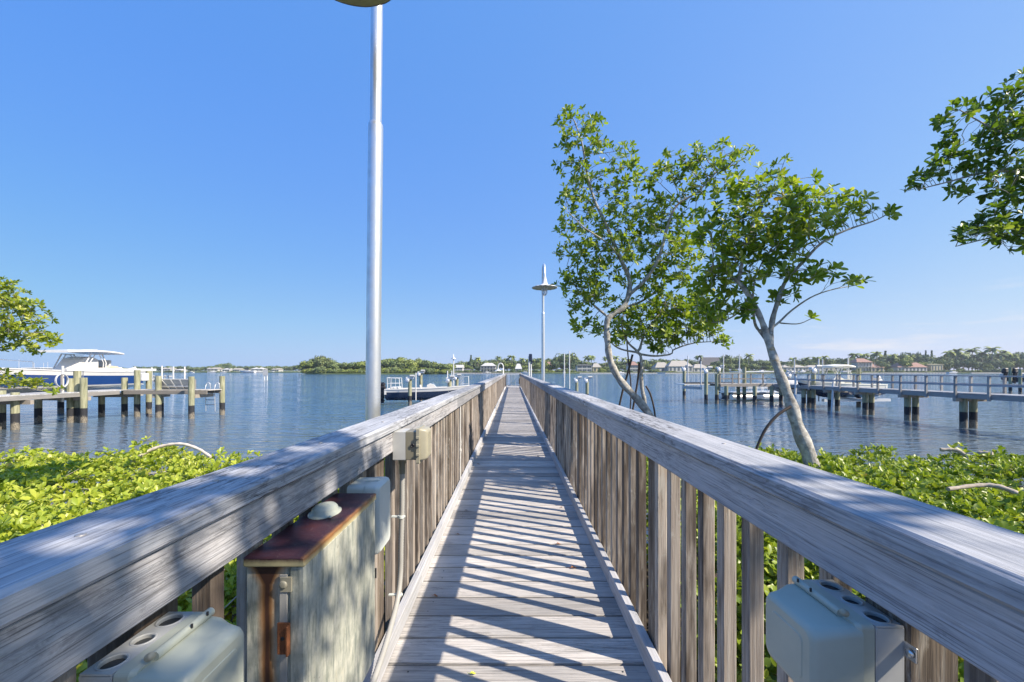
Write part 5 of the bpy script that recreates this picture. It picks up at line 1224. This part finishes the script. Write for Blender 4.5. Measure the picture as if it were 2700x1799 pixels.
def crown_template(kind, seed):
    r = np.random.default_rng(seed); V = []; T = []; tn = []
    def puff(c, rad, n, sz, flat=0.8, t0=None):
        t0 = r.uniform(0.2, 0.8) if t0 is None else t0
        d = unit(r.normal(size=(n, 3))); p = np.array(c)+d*np.array((rad, rad, rad*flat))*(0.72+0.34*r.random((n, 1)))
        for i in range(n):
            u = unit(np.cross(d[i]+r.normal(size=3)*0.55, r.normal(size=3))); w_ = unit(np.cross(d[i]+r.normal(size=3)*.4, u)); s1 = sz*(0.6+0.8*r.random()); b = len(V)
            V.extend([p[i]+u*s1, p[i]+w_*s1*0.9, p[i]-u*s1*0.9, p[i]-w_*s1]); T.extend([(b, b+1, b+2), (b, b+2, b+3)]); q = min(1, max(0, t0*0.6+0.4*r.random())); tn.extend([q, q])
    if kind == 'broad':
        for k in range(11):
            a = r.uniform(0, 6.28); q = r.random()**.5*0.36; z = 0.62-0.5*q+r.uniform(-.12, .15); puff((q*math.cos(a)*1.05, q*math.sin(a)*1.05, z), r.uniform(.15, .24), 110, 0.036)
        puff((0, 0, 0.45), 0.30, 200, 0.05, 0.9, 0.15)
    elif kind == 'bush':
        for k in range(12):
            a = r.uniform(0, 6.28); q = r.random()**.5*0.40; puff((q*math.cos(a), q*math.sin(a), 0.30+r.uniform(-.1, .32)*(1-q)), r.uniform(.15, .25), 100, 0.04)
    elif kind == 'pine':
        for k in range(26):
            z = r.uniform(0.15, 0.95); q = 0.34*(1-z)**0.5*r.random(); a = r.uniform(0, 6.28); puff((q*math.cos(a), q*math.sin(a), z), 0.09, 50, 0.03, 1.8)
    elif kind == 'cone':
        for k in range(12):
            z = 0.12+0.85*k/12; puff((0, 0, z), 0.22*(1-z)+0.03, 60, 0.035, 0.35)
    elif kind == 'palm':
        for k in range(17):
            a = k*2.4+r.normal()*0.2; el = r.uniform(-0.15, 1.15); L_ = r.uniform(0.26, 0.36); b = len(V); n = 6; d = np.array((math.cos(a), math.sin(a), 0)); s_ = np.array((-math.sin(a), math.cos(a), 0)); p = np.array((0, 0, 0.80)); e = el
            for i in range(n+1):
                wd = 0.055*math.sin(math.pi*min(1, 0.12+0.85*i/n)); V.extend([p+s_*wd-np.array((0, 0, wd*0.7)), p, p-s_*wd-np.array((0, 0, wd*0.7))]); p = p+(d*math.cos(e)+np.array((0, 0, math.sin(e))))*L_/n; e -= 0.32
            q = r.random()
            for i in range(n):
                o_ = b+i*3
                for k2 in (0, 1): T.extend([(o_+k2, o_+k2+1, o_+k2+4), (o_+k2, o_+k2+4, o_+k2+3)]); tn.extend([q, q])
        puff((0, 0, 0.79), 0.03, 20, 0.02)
    return V, T, tn
TPL = {}
for kind, nv, mats in (('broad', 4, ('far_green', 'far_dark', 'far_olive')), ('bush', 3, ('far_green', 'far_olive', 'far_dark')), ('pine', 2, ('far_pine',)), ('cone', 1, ('far_dark',)), ('palm', 4, ('far_green', 'far_olive'))):
    for v in range(nv):
        g_ = crown_template(kind, 100+v*7+len(kind))
        for mt in mats: TPL.setdefault((kind, mt), []).append(mesh_np('crown', *g_, M[mt]))
def trunk_t(kind):
    m = MB()
    if kind == 'palm': m.tube([(0.0, 0, 0), (0.015, 0, 0.3), (0.01, 0, 0.6), (0, 0, 0.80)], [0.022, 0.016, 0.013, 0.012], 7)
    else:
        m.tube([(0, 0, -0.02), (0.01, 0, 0.25), (0, 0, 0.55)], [0.028, 0.02, 0.012], 7)
        for a in (0, 2.1, 4.2): m.tube([(0, 0, 0.22), (0.18*math.cos(a), 0.18*math.sin(a), 0.5)], [0.013, 0.006], 5)
    o = m.build('trunk', M['far_bark']); me = o.data; bpy.data.objects.remove(o); return me
TR = {'palm': trunk_t('palm'), 'x': trunk_t('x')}
KN = {'broad': 'broadleaf_tree', 'bush': 'shoreline_bush', 'pine': 'casuarina_tree', 'cone': 'conifer_tree', 'palm': 'palm_tree'}
FR = random.Random(5)
def far_tree(px, ytop, d, wpx, kind, mt, label, group, base=1.0):
    x = (px-1352)/F*d; top = top_z(ytop, d); H_ = max(1.5, top-base)
    w_ = wpx/F*d
    sx = (w_/0.98 if kind in ('broad', 'bush') else (H_*1.0 if kind == 'palm' else w_/0.5))
    me = FR.choice(TPL[(kind, mt)])
    if kind == 'broad': H_ *= 1.13; w_ *= 1.1; sx *= 1.1
    zs = H_/{'broad': 0.90, 'bush': 0.78, 'pine': 1.08, 'cone': 1.0, 'palm': 0.95}[kind]
    if kind == 'bush':
        o = bpy.data.objects.new(KN[kind], me); C.objects.link(o); o.scale = (sx, sx*0.8, zs); o.location = (x, d, base-0.15*zs); o.rotation_euler = (0, 0, FR.uniform(0, 6.28)); tag(o, label, 'bush', group); return o
    t = thing(KN[kind], label, 'tree', (x, d, base), FR.uniform(0, 6.28), group); t.scale = (sx, sx, zs)
    a = bpy.data.objects.new('trunk', TR['palm' if kind == 'palm' else 'x']); C.objects.link(a); a.parent = t
    b = bpy.data.objects.new('crown', me); C.objects.link(b); b.parent = t
    return t
def lerp_sky(prof, px):
    for (a, ya), (b, yb) in zip(prof, prof[1:]):
        if a <= px <= b: return ya+(yb-ya)*(px-a)/(b-a)
    return prof[-1][1]
# left shore, far away
prof = [(-600, 971), (150, 971), (380, 967), (450, 966), (520, 966), (570, 962), (600, 958), (625, 966), (660, 965), (700, 964), (760, 965), (800, 962), (840, 962)]
x = -560
while x < 830:
    wd = FR.uniform(17, 32); y = lerp_sky(prof, x)+FR.uniform(-2, 3); far_tree(x, y, 640+FR.uniform(0, 40), wd*1.15, 'broad', FR.choice(['far_green', 'far_dark', 'far_green']), 'rounded green tree in the low tree line far off at left', 'trees along the far left shore'); x += wd*0.62
x = 380
while x < 820:
    far_tree(x, lerp_sky(prof, x)+FR.uniform(1, 9), 622, 11, 'palm', 'far_green', 'small palm standing among white houses far off at left', 'palms along the far left shore'); x += FR.uniform(14, 30)
x = 330
while x < 830:
    far_tree(x, FR.uniform(975, 980), 616, FR.uniform(12, 26), 'bush', 'far_green', 'low green bush at the waterline far off at left', 'bushes along the far left shore'); x += FR.uniform(14, 36)
# mangrove island
def isl(x): return 'at the left tip of the island' if x < 880 else 'on the island just left of the near lamp post' if x < 960 else 'on the island right behind the near lamp post' if x < 1020 else 'on the island just right of the near lamp post' if x < 1080 else 'on the island behind the small bay boat' if x < 1140 else 'at the right end of the island'
prof = [(805, 958), (820, 948), (845, 940), (870, 945), (900, 956), (930, 955), (960, 951), (1000, 945), (1060, 943), (1090, 946), (1110, 945), (1140, 953), (1165, 957), (1190, 953), (1215, 956)]
for px, y, w_ in ((836, 938, 26), (852, 936, 26), (866, 943, 22), (822, 946, 22), (845, 945, 30)): far_tree(px, y, 330+FR.uniform(-4, 4), w_, 'pine', 'far_pine', 'feathery casuarina at the left tip of the green island', 'casuarinas on the island')
for px, y, w_ in ((1030, 944, 20), (1055, 942, 22), (1078, 945, 20), (1104, 944, 20), (1130, 951, 20)): far_tree(px, y, 345, w_, 'pine', 'far_pine', 'feathery casuarina above the mangroves near the island middle', 'casuarinas on the island')
x = 812
while x < 1195:
    far_tree(x, lerp_sky(prof, x)+FR.uniform(-1, 5), 332+FR.uniform(-5, 5), 42, 'broad', FR.choice(['far_olive', 'far_green', 'far_olive']), 'dense rounded tree '+isl(x), 'trees '+isl(x)); x += FR.uniform(9, 15)
x = 808
while x < 1190:
    far_tree(x, lerp_sky(prof, x)+FR.uniform(10, 24), 317+FR.uniform(0, 8), 32, 'bush', FR.choice(['far_olive', 'far_olive', 'far_green']), 'low yellow green waterline mangrove '+isl(x), 'waterline mangroves '+isl(x)); x += FR.uniform(7, 12)
# right shore skyline
prof = [(1190, 960), (1225, 950), (1300, 948), (1340, 945), (1400, 948), (1440, 942), (1470, 938), (1485, 929), (1507, 927), (1523, 948), (1570, 955), (1620, 950), (1680, 950), (1720, 948), (1757, 944), (1800, 946), (1830, 952), (1870, 950), (1895, 938), (1941, 936), (1960, 942), (1995, 950), (2014, 943), (2065, 952), (2100, 948), (2150, 944), (2200, 945), (2250, 940), (2300, 942), (2350, 936), (2374, 930), (2407, 928), (2430, 931), (2465, 940), (2490, 934), (2514, 924), (2547, 931), (2600, 934), (2652, 928), (2700, 929), (3000, 930)]
def where(px):
    for a, b, s_ in ((1150, 1235, 'left of the white two storey house'), (1235, 1290, 'by the left half of the white two storey house'), (1290, 1345, 'just left of the picket gate'), (1345, 1380, 'by the pale pointed roof right of the gate'), (1380, 1425, 'left of the far lamp post'), (1425, 1460, 'by the little red roof'), (1460, 1515, 'behind the two white lift poles'), (1515, 1570, 'by the dark glass fronted house'), (1570, 1640, 'behind the leaning mangrove trunk'),
                     (1640, 1690, 'by the pink roofed house'), (1690, 1730, 'right of the straight mangrove stem'), (1730, 1790, 'by the left end of the long pale roofed house'), (1790, 1850, 'by the right end of the long pale roofed house'), (1850, 1905, 'by the big dark roofed house'), (1905, 1960, 'behind the row of white dock posts'), (1960, 2010, 'between white dock posts and pale trunk'), (2010, 2070, 'right behind the pale leaning trunk'), (2070, 2130, 'behind the low white house'),
                     (2130, 2190, 'behind the left side of the T top boat'), (2190, 2245, 'behind the right side of the T top boat'), (2245, 2290, 'by the terracotta roofed villa'), (2290, 2330, 'by the low wing of the villa'), (2330, 2370, 'between the villa and the long pink roof'), (2370, 2450, 'by the long pink roofed house'), (2450, 2510, 'by the yellow house'), (2510, 2570, 'just right of the yellow house'), (2570, 2640, 'above the empty lawn at right'), (2640, 2720, 'at the right edge of the photo')):
        if a <= px < b: return s_
    return 'past the right edge of the photo'
AD = {'broad': 'rounded leafy tree', 'bush': 'low clipped green bush', 'palm': 'tall feathery palm', 'cone': 'narrow conifer', 'pine': 'casuarina'}
def rs(px, y, d, w_, kind, mt, base=1.2, row=''): return far_tree(px, y, d, w_, kind, mt, row+AD[kind]+' '+where(px), row+AD[kind]+'s '+where(px), base)
x = 1200
while x < 2840:
    w_ = FR.uniform(26, 46); rs(x, lerp_sky(prof, x)+FR.uniform(-1, 5), 478+FR.uniform(-6, 25), w_, 'broad', FR.choice(['far_green', 'far_dark', 'far_green']), 2.0, 'tall back row '); x += w_*0.42
x = 1192
while x < 2820:
    y = lerp_sky(prof, x); rs(x, y+(983-y)*FR.uniform(0.22, 0.5), 450+FR.uniform(-4, 8), FR.uniform(22, 38), 'broad', FR.choice(['far_green', 'far_dark', 'far_olive']), 1.5, 'lower front row '); x += FR.uniform(16, 30)
for px, y in ((1260, 942), (1314, 939), (1349, 936), (1338, 944), (1378, 944), (1395, 946), (1424, 945), (1404, 948), (1548, 938), (1560, 936), (1597, 940), (1624, 938), (1646, 942), (1660, 946), (1700, 948), (1842, 936), (1974, 932), (2040, 944), (2091, 942), (2128, 941), (2152, 940), (2173, 938),
              (2253, 930), (2278, 931), (2295, 933), (2312, 926), (2504, 924), (2522, 918), (2540, 926), (2563, 914), (2590, 926), (2617, 912), (2652, 922), (2671, 934), (2640, 930), (2352, 934), (2720, 925), (2400, 936)):
    rs(px, y-2, 462+FR.uniform(-6, 6), 20, 'palm', FR.choice(['far_green', 'far_olive']), 1.5)
for px, y in ((1242, 933),): rs(px, y, 470, 16, 'cone', 'far_dark')
for px, y, w_, lb in ((2334.5, 921, 17, 'tall dark conifer rising between the villa and the long pink roofed house'), (2441, 920, 12, 'left one of the twin pointed conifers above the trees'), (2457, 920, 13, 'right one of the twin pointed conifers above the trees')): far_tree(px, y, 490, w_, 'cone', 'far_dark', lb, 'pointed conifers on the right shore', 1.2)
x = 1210
while x < 2780:
    inh = any(a <= x <= b for a, b in ((1262, 1312), (1196, 1222), (1520, 1570), (1658, 1684), (1728, 1830), (2068, 2200), (2255, 2330), (2366, 2446), (2455, 2507)))
    d0 = 405 if x < 1800 else 432
    rs(x, FR.uniform(971, 978) if inh else FR.uniform(962, 975), d0+FR.uniform(5, 12), FR.uniform(18, 34), 'bush', FR.choice(['far_green', 'far_olive', 'far_dark']), 0.8); x += FR.uniform(14, 34) if inh else FR.uniform(10, 24)

# houses
def house(px0, px1, ytop, ybase, d, wall, roof, label, st=1, roof_f=0.42, hip=True, dep=12, nwin=4, porch=False, glassy=False):
    x0 = (px0-1352)/F*d; x1 = (px1-1352)/F*d; z0 = top_z(ybase, d)-0.0; zt = top_z(ytop, d); z0 = min(z0, 1.6); H_ = zt-z0; hw = H_*(1-roof_f); L_ = x1-x0
    t = thing('house', label, 'house', ((x0+x1)/2, d, z0)); a = L_/2
    m = MB(); m.box(-a+0.6, a-0.6, 0, dep, 0, hw, 0.0); wl = m.build('wall', wall, t)
    ov = 0.7; rg = [(-a, -ov, hw), (a, -ov, hw), (a, dep+ov, hw), (-a, dep+ov, hw)]
    ins = min(a*0.55, dep*0.5) if hip else 0.0
    vs = rg+[(-a+ins, dep/2, H_), (a-ins, dep/2, H_)]+[(p[0], p[1], p[2]-0.25) for p in rg]
    fs = [(0, 1, 5, 4), (1, 2, 5), (2, 3, 4, 5), (3, 0, 4), (0, 6, 7, 1), (1, 7, 8, 2), (2, 8, 9, 3), (3, 9, 6, 0), (9, 8, 7, 6)]
    m = MB(); m.add(vs, fs); m.build('roof', roof, t)
    for s_ in range(st):
        zb = hw*(s_+0.18)/st; zh = hw*0.62/st
        for k in range(nwin):
            wx = -a+0.6+(L_-1.2)*(k+0.5)/nwin; ww = (L_-1.2)/nwin*(0.86 if glassy else 0.5)
            m = MB(); m.box(wx-ww/2, wx+ww/2, -0.06, 0.0, zb, zb+zh, 0); wn = m.build('window', M['glass'], t)
            m = MB(); m.box(wx-ww/2-0.12, wx+ww/2+0.12, -0.10, -0.062, zb-0.12, zb); m.box(wx-0.05, wx+0.05, -0.10, -0.062, zb, zb+zh); m.build('window_frame', M['wall_white'], wn)
    if porch:
        m = MB(); m.box(-a, a, -2.6, -0.01, hw*0.5-0.12, hw*0.5+0.12)
        m.box(-a, a, -2.6, -2.5, hw*0.5+0.9, hw*0.5+1.0)
        m.build('balcony', M['wall_white'], t)
        for k in range(6):
            xx = -a+0.3+(L_-0.6)*k/5; m = MB(); m.prism((xx, -2.4, 0), (xx, -2.4, hw), 0.28, 0.28, up=(0, 1, 0)); m.build('column', M['wall_white'], t)
        m = MB(); m.box(-a-0.2, a+0.2, -3.0, -ov, hw, hw+0.25); m.build('porch_roof', roof, t)
    return t
house(1267, 1309, 957, 981, 412, M['wall_white'], M['wall_white'], 'white two storey house with columns and balcony, left of the gate', 2, 0.35, porch=True, nwin=5)
house(1199, 1221, 962, 981, 418, M['wall_grey'], M['wall_white'], 'grey and white gabled house at the right end of the island', 2, 0.4, hip=False, nwin=3)
house(1222, 1242, 973, 981, 420, M['wall_grey'], M['roof_dark'], 'low grey house between island and white house', 1, 0.4, nwin=2)
house(1358, 1377, 959, 980, 412, M['wall_white'], M['wall_grey'], 'pale grey house with steep pointed roof right of the gate', 1, 0.62, nwin=2, dep=8)
house(1440, 1458, 954, 972, 470, M['wall_cream'], M['roof_red'], 'house with small red roof among trees by the far lamp post', 1, 0.5, nwin=2)
house(1521, 1562, 961, 979, 415, M['wall_white'], M['roof_dark'], 'dark glass fronted house with flat roof behind the right rail', 2, 0.12, nwin=3, glassy=True)
house(1562, 1586, 958, 974, 432, M['wall_cream'], M['roof_pale'], 'cream house tucked behind the dark glass fronted one', 1, 0.45, nwin=2)
house(1658, 1684, 953, 978, 415, M['wall_white'], M['roof_red'], 'pink roofed house seen between the two mangrove stems', 2, 0.35, nwin=3, glassy=True)
house(1727, 1770, 955, 975, 425, M['wall_white'], M['roof_pale'], 'pale hipped roof wing left of the long pale roofed house', 1, 0.55, nwin=3)
house(1762, 1828, 951, 976, 418, M['wall_white'], M['roof_pale'], 'long pale roofed house with chimney on the far right shore', 1, 0.5, nwin=6)
house(1828, 1868, 960, 976, 428, M['wall_white'], M['roof_pale'], 'low pale roofed extension right of the long pale roofed house', 1, 0.5, nwin=3)
house(1853, 1902, 942, 972, 465, M['wall_white'], M['roof_dark'], 'big dark roofed house rising behind the dock lift poles', 1, 0.6, hip=False, nwin=3)
house(2064, 2128, 962, 978, 440, M['wall_white'], M['roof_pale'], 'low white house behind the leaning trunk tree', 1, 0.35, nwin=6)
house(2128, 2222, 963, 979, 440, M['wall_white'], M['roof_pale'], 'long low white house behind the T top boat', 1, 0.3, nwin=8)
house(2258, 2302, 945, 976, 446, M['wall_white'], M['roof_red'], 'two storey villa with terracotta roof among palms', 2, 0.3, nwin=5, porch=True)
house(2296, 2332, 958, 978, 444, M['wall_cream'], M['roof_red'], 'low pink roofed wing right of the villa', 1, 0.5, nwin=3)
house(2366, 2446, 956, 978, 444, M['wall_white'], M['roof_red'], 'long low house with pink tiled hip roof on the lawn', 1, 0.5, nwin=8)
house(2454, 2488, 960, 976, 444, M['wall_cream'], M['wall_cream'], 'yellow flat topped house right of the long pink roof', 1, 0.05, nwin=4)
house(2488, 2508, 958, 976, 450, M['wall_grey'], M['roof_red'], 'small house with red gable beside the yellow house', 1, 0.5, hip=False, nwin=2)
for i, (a, b, y, lb) in enumerate(((545, 575, 969, 'white house farthest left in the row of far off white houses'), (585, 606, 971, 'small white cube shaped house far off at left'), (612, 632, 971, 'low white house with pale roof far off, left of the channel sign'), (660, 694, 969, 'wide white house far off, right above the first moored boats'), (716, 736, 971, 'small pale house far off, just right of the channel sign'), (784, 808, 967, 'white house at the end of the far shore, touching the island'), (425, 450, 969, 'white house far off behind the white lift poles'), (460, 478, 973, 'small flat white house far off above the left dock'))):
    house(a, b, y, 979, 618, M['wall_white'], M['wall_white'] if i % 2 else M['roof_pale'], lb, 1 if b-a < 25 else 2, 0.4, nwin=3, hip=bool(i % 2))
m = MB(); 
# seawalls
for i, (a, b, d) in enumerate(((1196, 1500, 398), (1500, 1880, 396), (1990, 2520, 426), (2560, 2800, 428))):
    m = MB(); m.prism(((a-1352)/F*d, d, 0.25), ((b-1352)/F*d, d, 0.25), 0.6, 1.1); o = m.build('seawall', M['concrete']); tag(o, kind='structure')
# far docks, posts and moored boats
def far_dock(px0, px1, d, z, n, label, tall=None, mat=None, group=None):
    x0 = (px0-1352)/F*d; x1 = (px1-1352)/F*d; t = thing('dock', label, 'dock', ((x0+x1)/2, d, 0), 0, group)
    m = MB(); m.prism((x0, d, z), (x1, d, z), 2.0, 0.25); m.build('deck', mat or M['dock_fascia'], t, True)
    for k in range(n):
        x = x0+(x1-x0)*k/(n-1); m = MB(); m.tube([(x, d-0.8, -1), (x, d-0.8, (tall or z+0.9))], 0.16, 6); m.build('piling', mat or M['piling'], t, True)
far_dock(1866, 1955, 300, 0.9, 20, 'long dock with a row of white posts before the far right shore', 2.1, M['wall_white'])
far_dock(392, 450, 129, 0.95, 7, 'distant dock with white pilings behind the left dock, with boat lift poles', 1.3, M['wall_white'])
far_dock(1240, 1345, 380, 0.8, 16, 'far dock in front of the white two storey house', 1.5)
far_dock(2318, 2366, 405, 0.8, 9, 'far dock before the terracotta roofed villa', 2.0)
far_dock(2440, 2530, 400, 0.9, 12, 'far dock before the yellow house', 2.4)
far_dock(1990, 2180, 405, 0.9, 18, 'far dock running behind the T top boat', 2.0)
far_dock(640, 800, 590, 0.9, 16, 'far dock at the white houses at left', 2.0, M['wall_white'])
for i, (px, h) in enumerate(((400, 969), (427, 965), (457, 967), (487, 967))):
    p = P(px, 978, 127); m = MB(); m.tube([(p.x, p.y, -1), (p.x, p.y, top_z(h, 127))], 0.22, 8); o = one('lift_pole', M['pvc'], m, 'tall white pole of the distant dock behind the left dock', 'pole', 'white poles of the distant dock')
def small_boat(px, d, L_, label, rz, cab=True, tower=False, z=0.05, mats=None, group=None, cover=None):
    t = thing('moored_boat', label, 'boat', ((px-1352)/F*d, d, z-0.35), rz, group); mt = mats or (M['gelcoat'],)*4
    hull(t, L_, L_*0.3, L_*0.14+0.2, mt, 0.3, nst=10)
    if cab: m = MB(); m.prism((-L_*0.15, 0, L_*0.14+0.55), (L_*0.2, 0, L_*0.14+0.55), L_*0.2, 0.9, ch=0.2); m.build('cabin', M['gelcoat'], t)
    if tower:
        m = MB(); m.prism((-L_*0.2, 0, L_*0.14+2.3), (L_*0.12, 0, L_*0.14+2.3), L_*0.24, 0.12, ch=0.03); m.build('hard_top', M['gelcoat'], t)
        m = MB()
        for a in (-L_*0.17, L_*0.1):
            for b in (-L_*0.1, L_*0.1): m.tube([(a, b, L_*0.14+0.2), (a, b, L_*0.14+2.3)], 0.06, 6)
        m.build('top_frame', M['white_metal'], t)
BTS = [(590, 560, 9, 'small white boat moored leftmost off the far left shore', 0, 1, 0), (652, 540, 22, 'long white boat moored before the far left houses', 3.1, 1, 1), (683, 560, 13, 'white boat just left of the channel sign, far off', 0.2, 1, 0), (560, 575, 12, 'white boat far off at left, above the ladder', 0.1, 1, 1), (720, 585, 8, 'white boat far off, right of the channel sign', 3, 1, 0), (505, 585, 8, 'tiny white boat far off above the left dock piling', 3, 1, 0),
       (1284, 385, 8, 'white boat at the dock of the white two storey house', 0.1, 1, 1), (1385, 392, 9, 'white motorboat at the shore right of the gate', 3.0, 1, 1), (1488, 380, 8, 'white T top boat between the two white lift poles', 1.4, 1, 1), (1635, 388, 9, 'white boat moored left of the straight mangrove stem', .2, 1, 0), (1742, 385, 8, 'low white boat before the long pale roofed house', 2.9, 0, 0),
       (2008, 310, 7.5, 'grey covered boat on a far lift left of the pale trunk', 0.1, 1, 0), (2078, 330, 7, 'white boat on a far lift, just right of the pale trunk', 1.3, 1, 1), (2116, 330, 7, 'white cuddy boat on a far lift beyond the dock', 0.2, 1, 0), (2232, 330, 9, 'low white boat far off between T top boat and villa', 0.1, 0, 0), (2512, 385, 11, 'white boat under a cover at the yellow house dock', 0.1, 1, 1)]
for px, d, L_, lb, rz, cb2, tw in BTS: small_boat(px, d, L_, lb, rz, cb2, tw, z=(1.6 if 300 <= d <= 335 else 0.05))
# the navy boat at the right edge
w8, w9 = P(2664, 978, 47), P(2690, 978, 45)
t = lift_set('boat_lift', 'dark boat lift pilings at the right edge of the photo beyond the dock', [(Vector((w8.x, w8.y, 0)), 3.1, False), (Vector((w9.x, w9.y, 0)), 2.9, False)])
nb = thing('moored_boat', 'navy boat with black outboards on the lift at the right edge', 'boat', (P(2740, 0, 48).x, 48, 1.3), R(10)); hull(nb, 8, 2.6, 1.0, (M['navy'], M['navy'], M['navy'], M['gelcoat']), 0.3); outboard(nb, -4.0, -0.3, 1.15, M['black'], 1.2, 0.0); outboard(nb, -4.0, 0.5, 1.15, M['black'], 1.2, 0.0); console(nb, 0, 0.6, 1.0)
# sail masts far left
for px, h in ((50, 948), (126, 955), (115, 957), (90, 957)):
    p = P(px, 978, 500); m = MB(); m.tube([(p.x, p.y, 0), (p.x, p.y, top_z(h, 500))], 0.30, 6); one('mast', M['alu'], m, 'slender mast far away above the blue boat bow', 'mast', 'masts far away at left')
small_boat(105, 60, 8, 'white flybridge boat behind the bow of the blue boat', 0.1, True, True)
# ------------------------------------------------------------------ light sea haze
n = N('sea_haze'); n.t.nodes.remove(n.b)
pv_ = n.n('VolumePrincipled', Density=0.00017); pv_.inputs['Color'].default_value = (0.80, 0.88, 1.0, 1); pv_.inputs['Anisotropy'].default_value = 0.2
n.l(pv_.outputs[0], n.o.inputs['Volume'])
m = MB(); m.box(-1100, 1100, -80, 960, -1.0, 34.0)
o = m.build('haze', n.m); tag(o, kind='stuff')
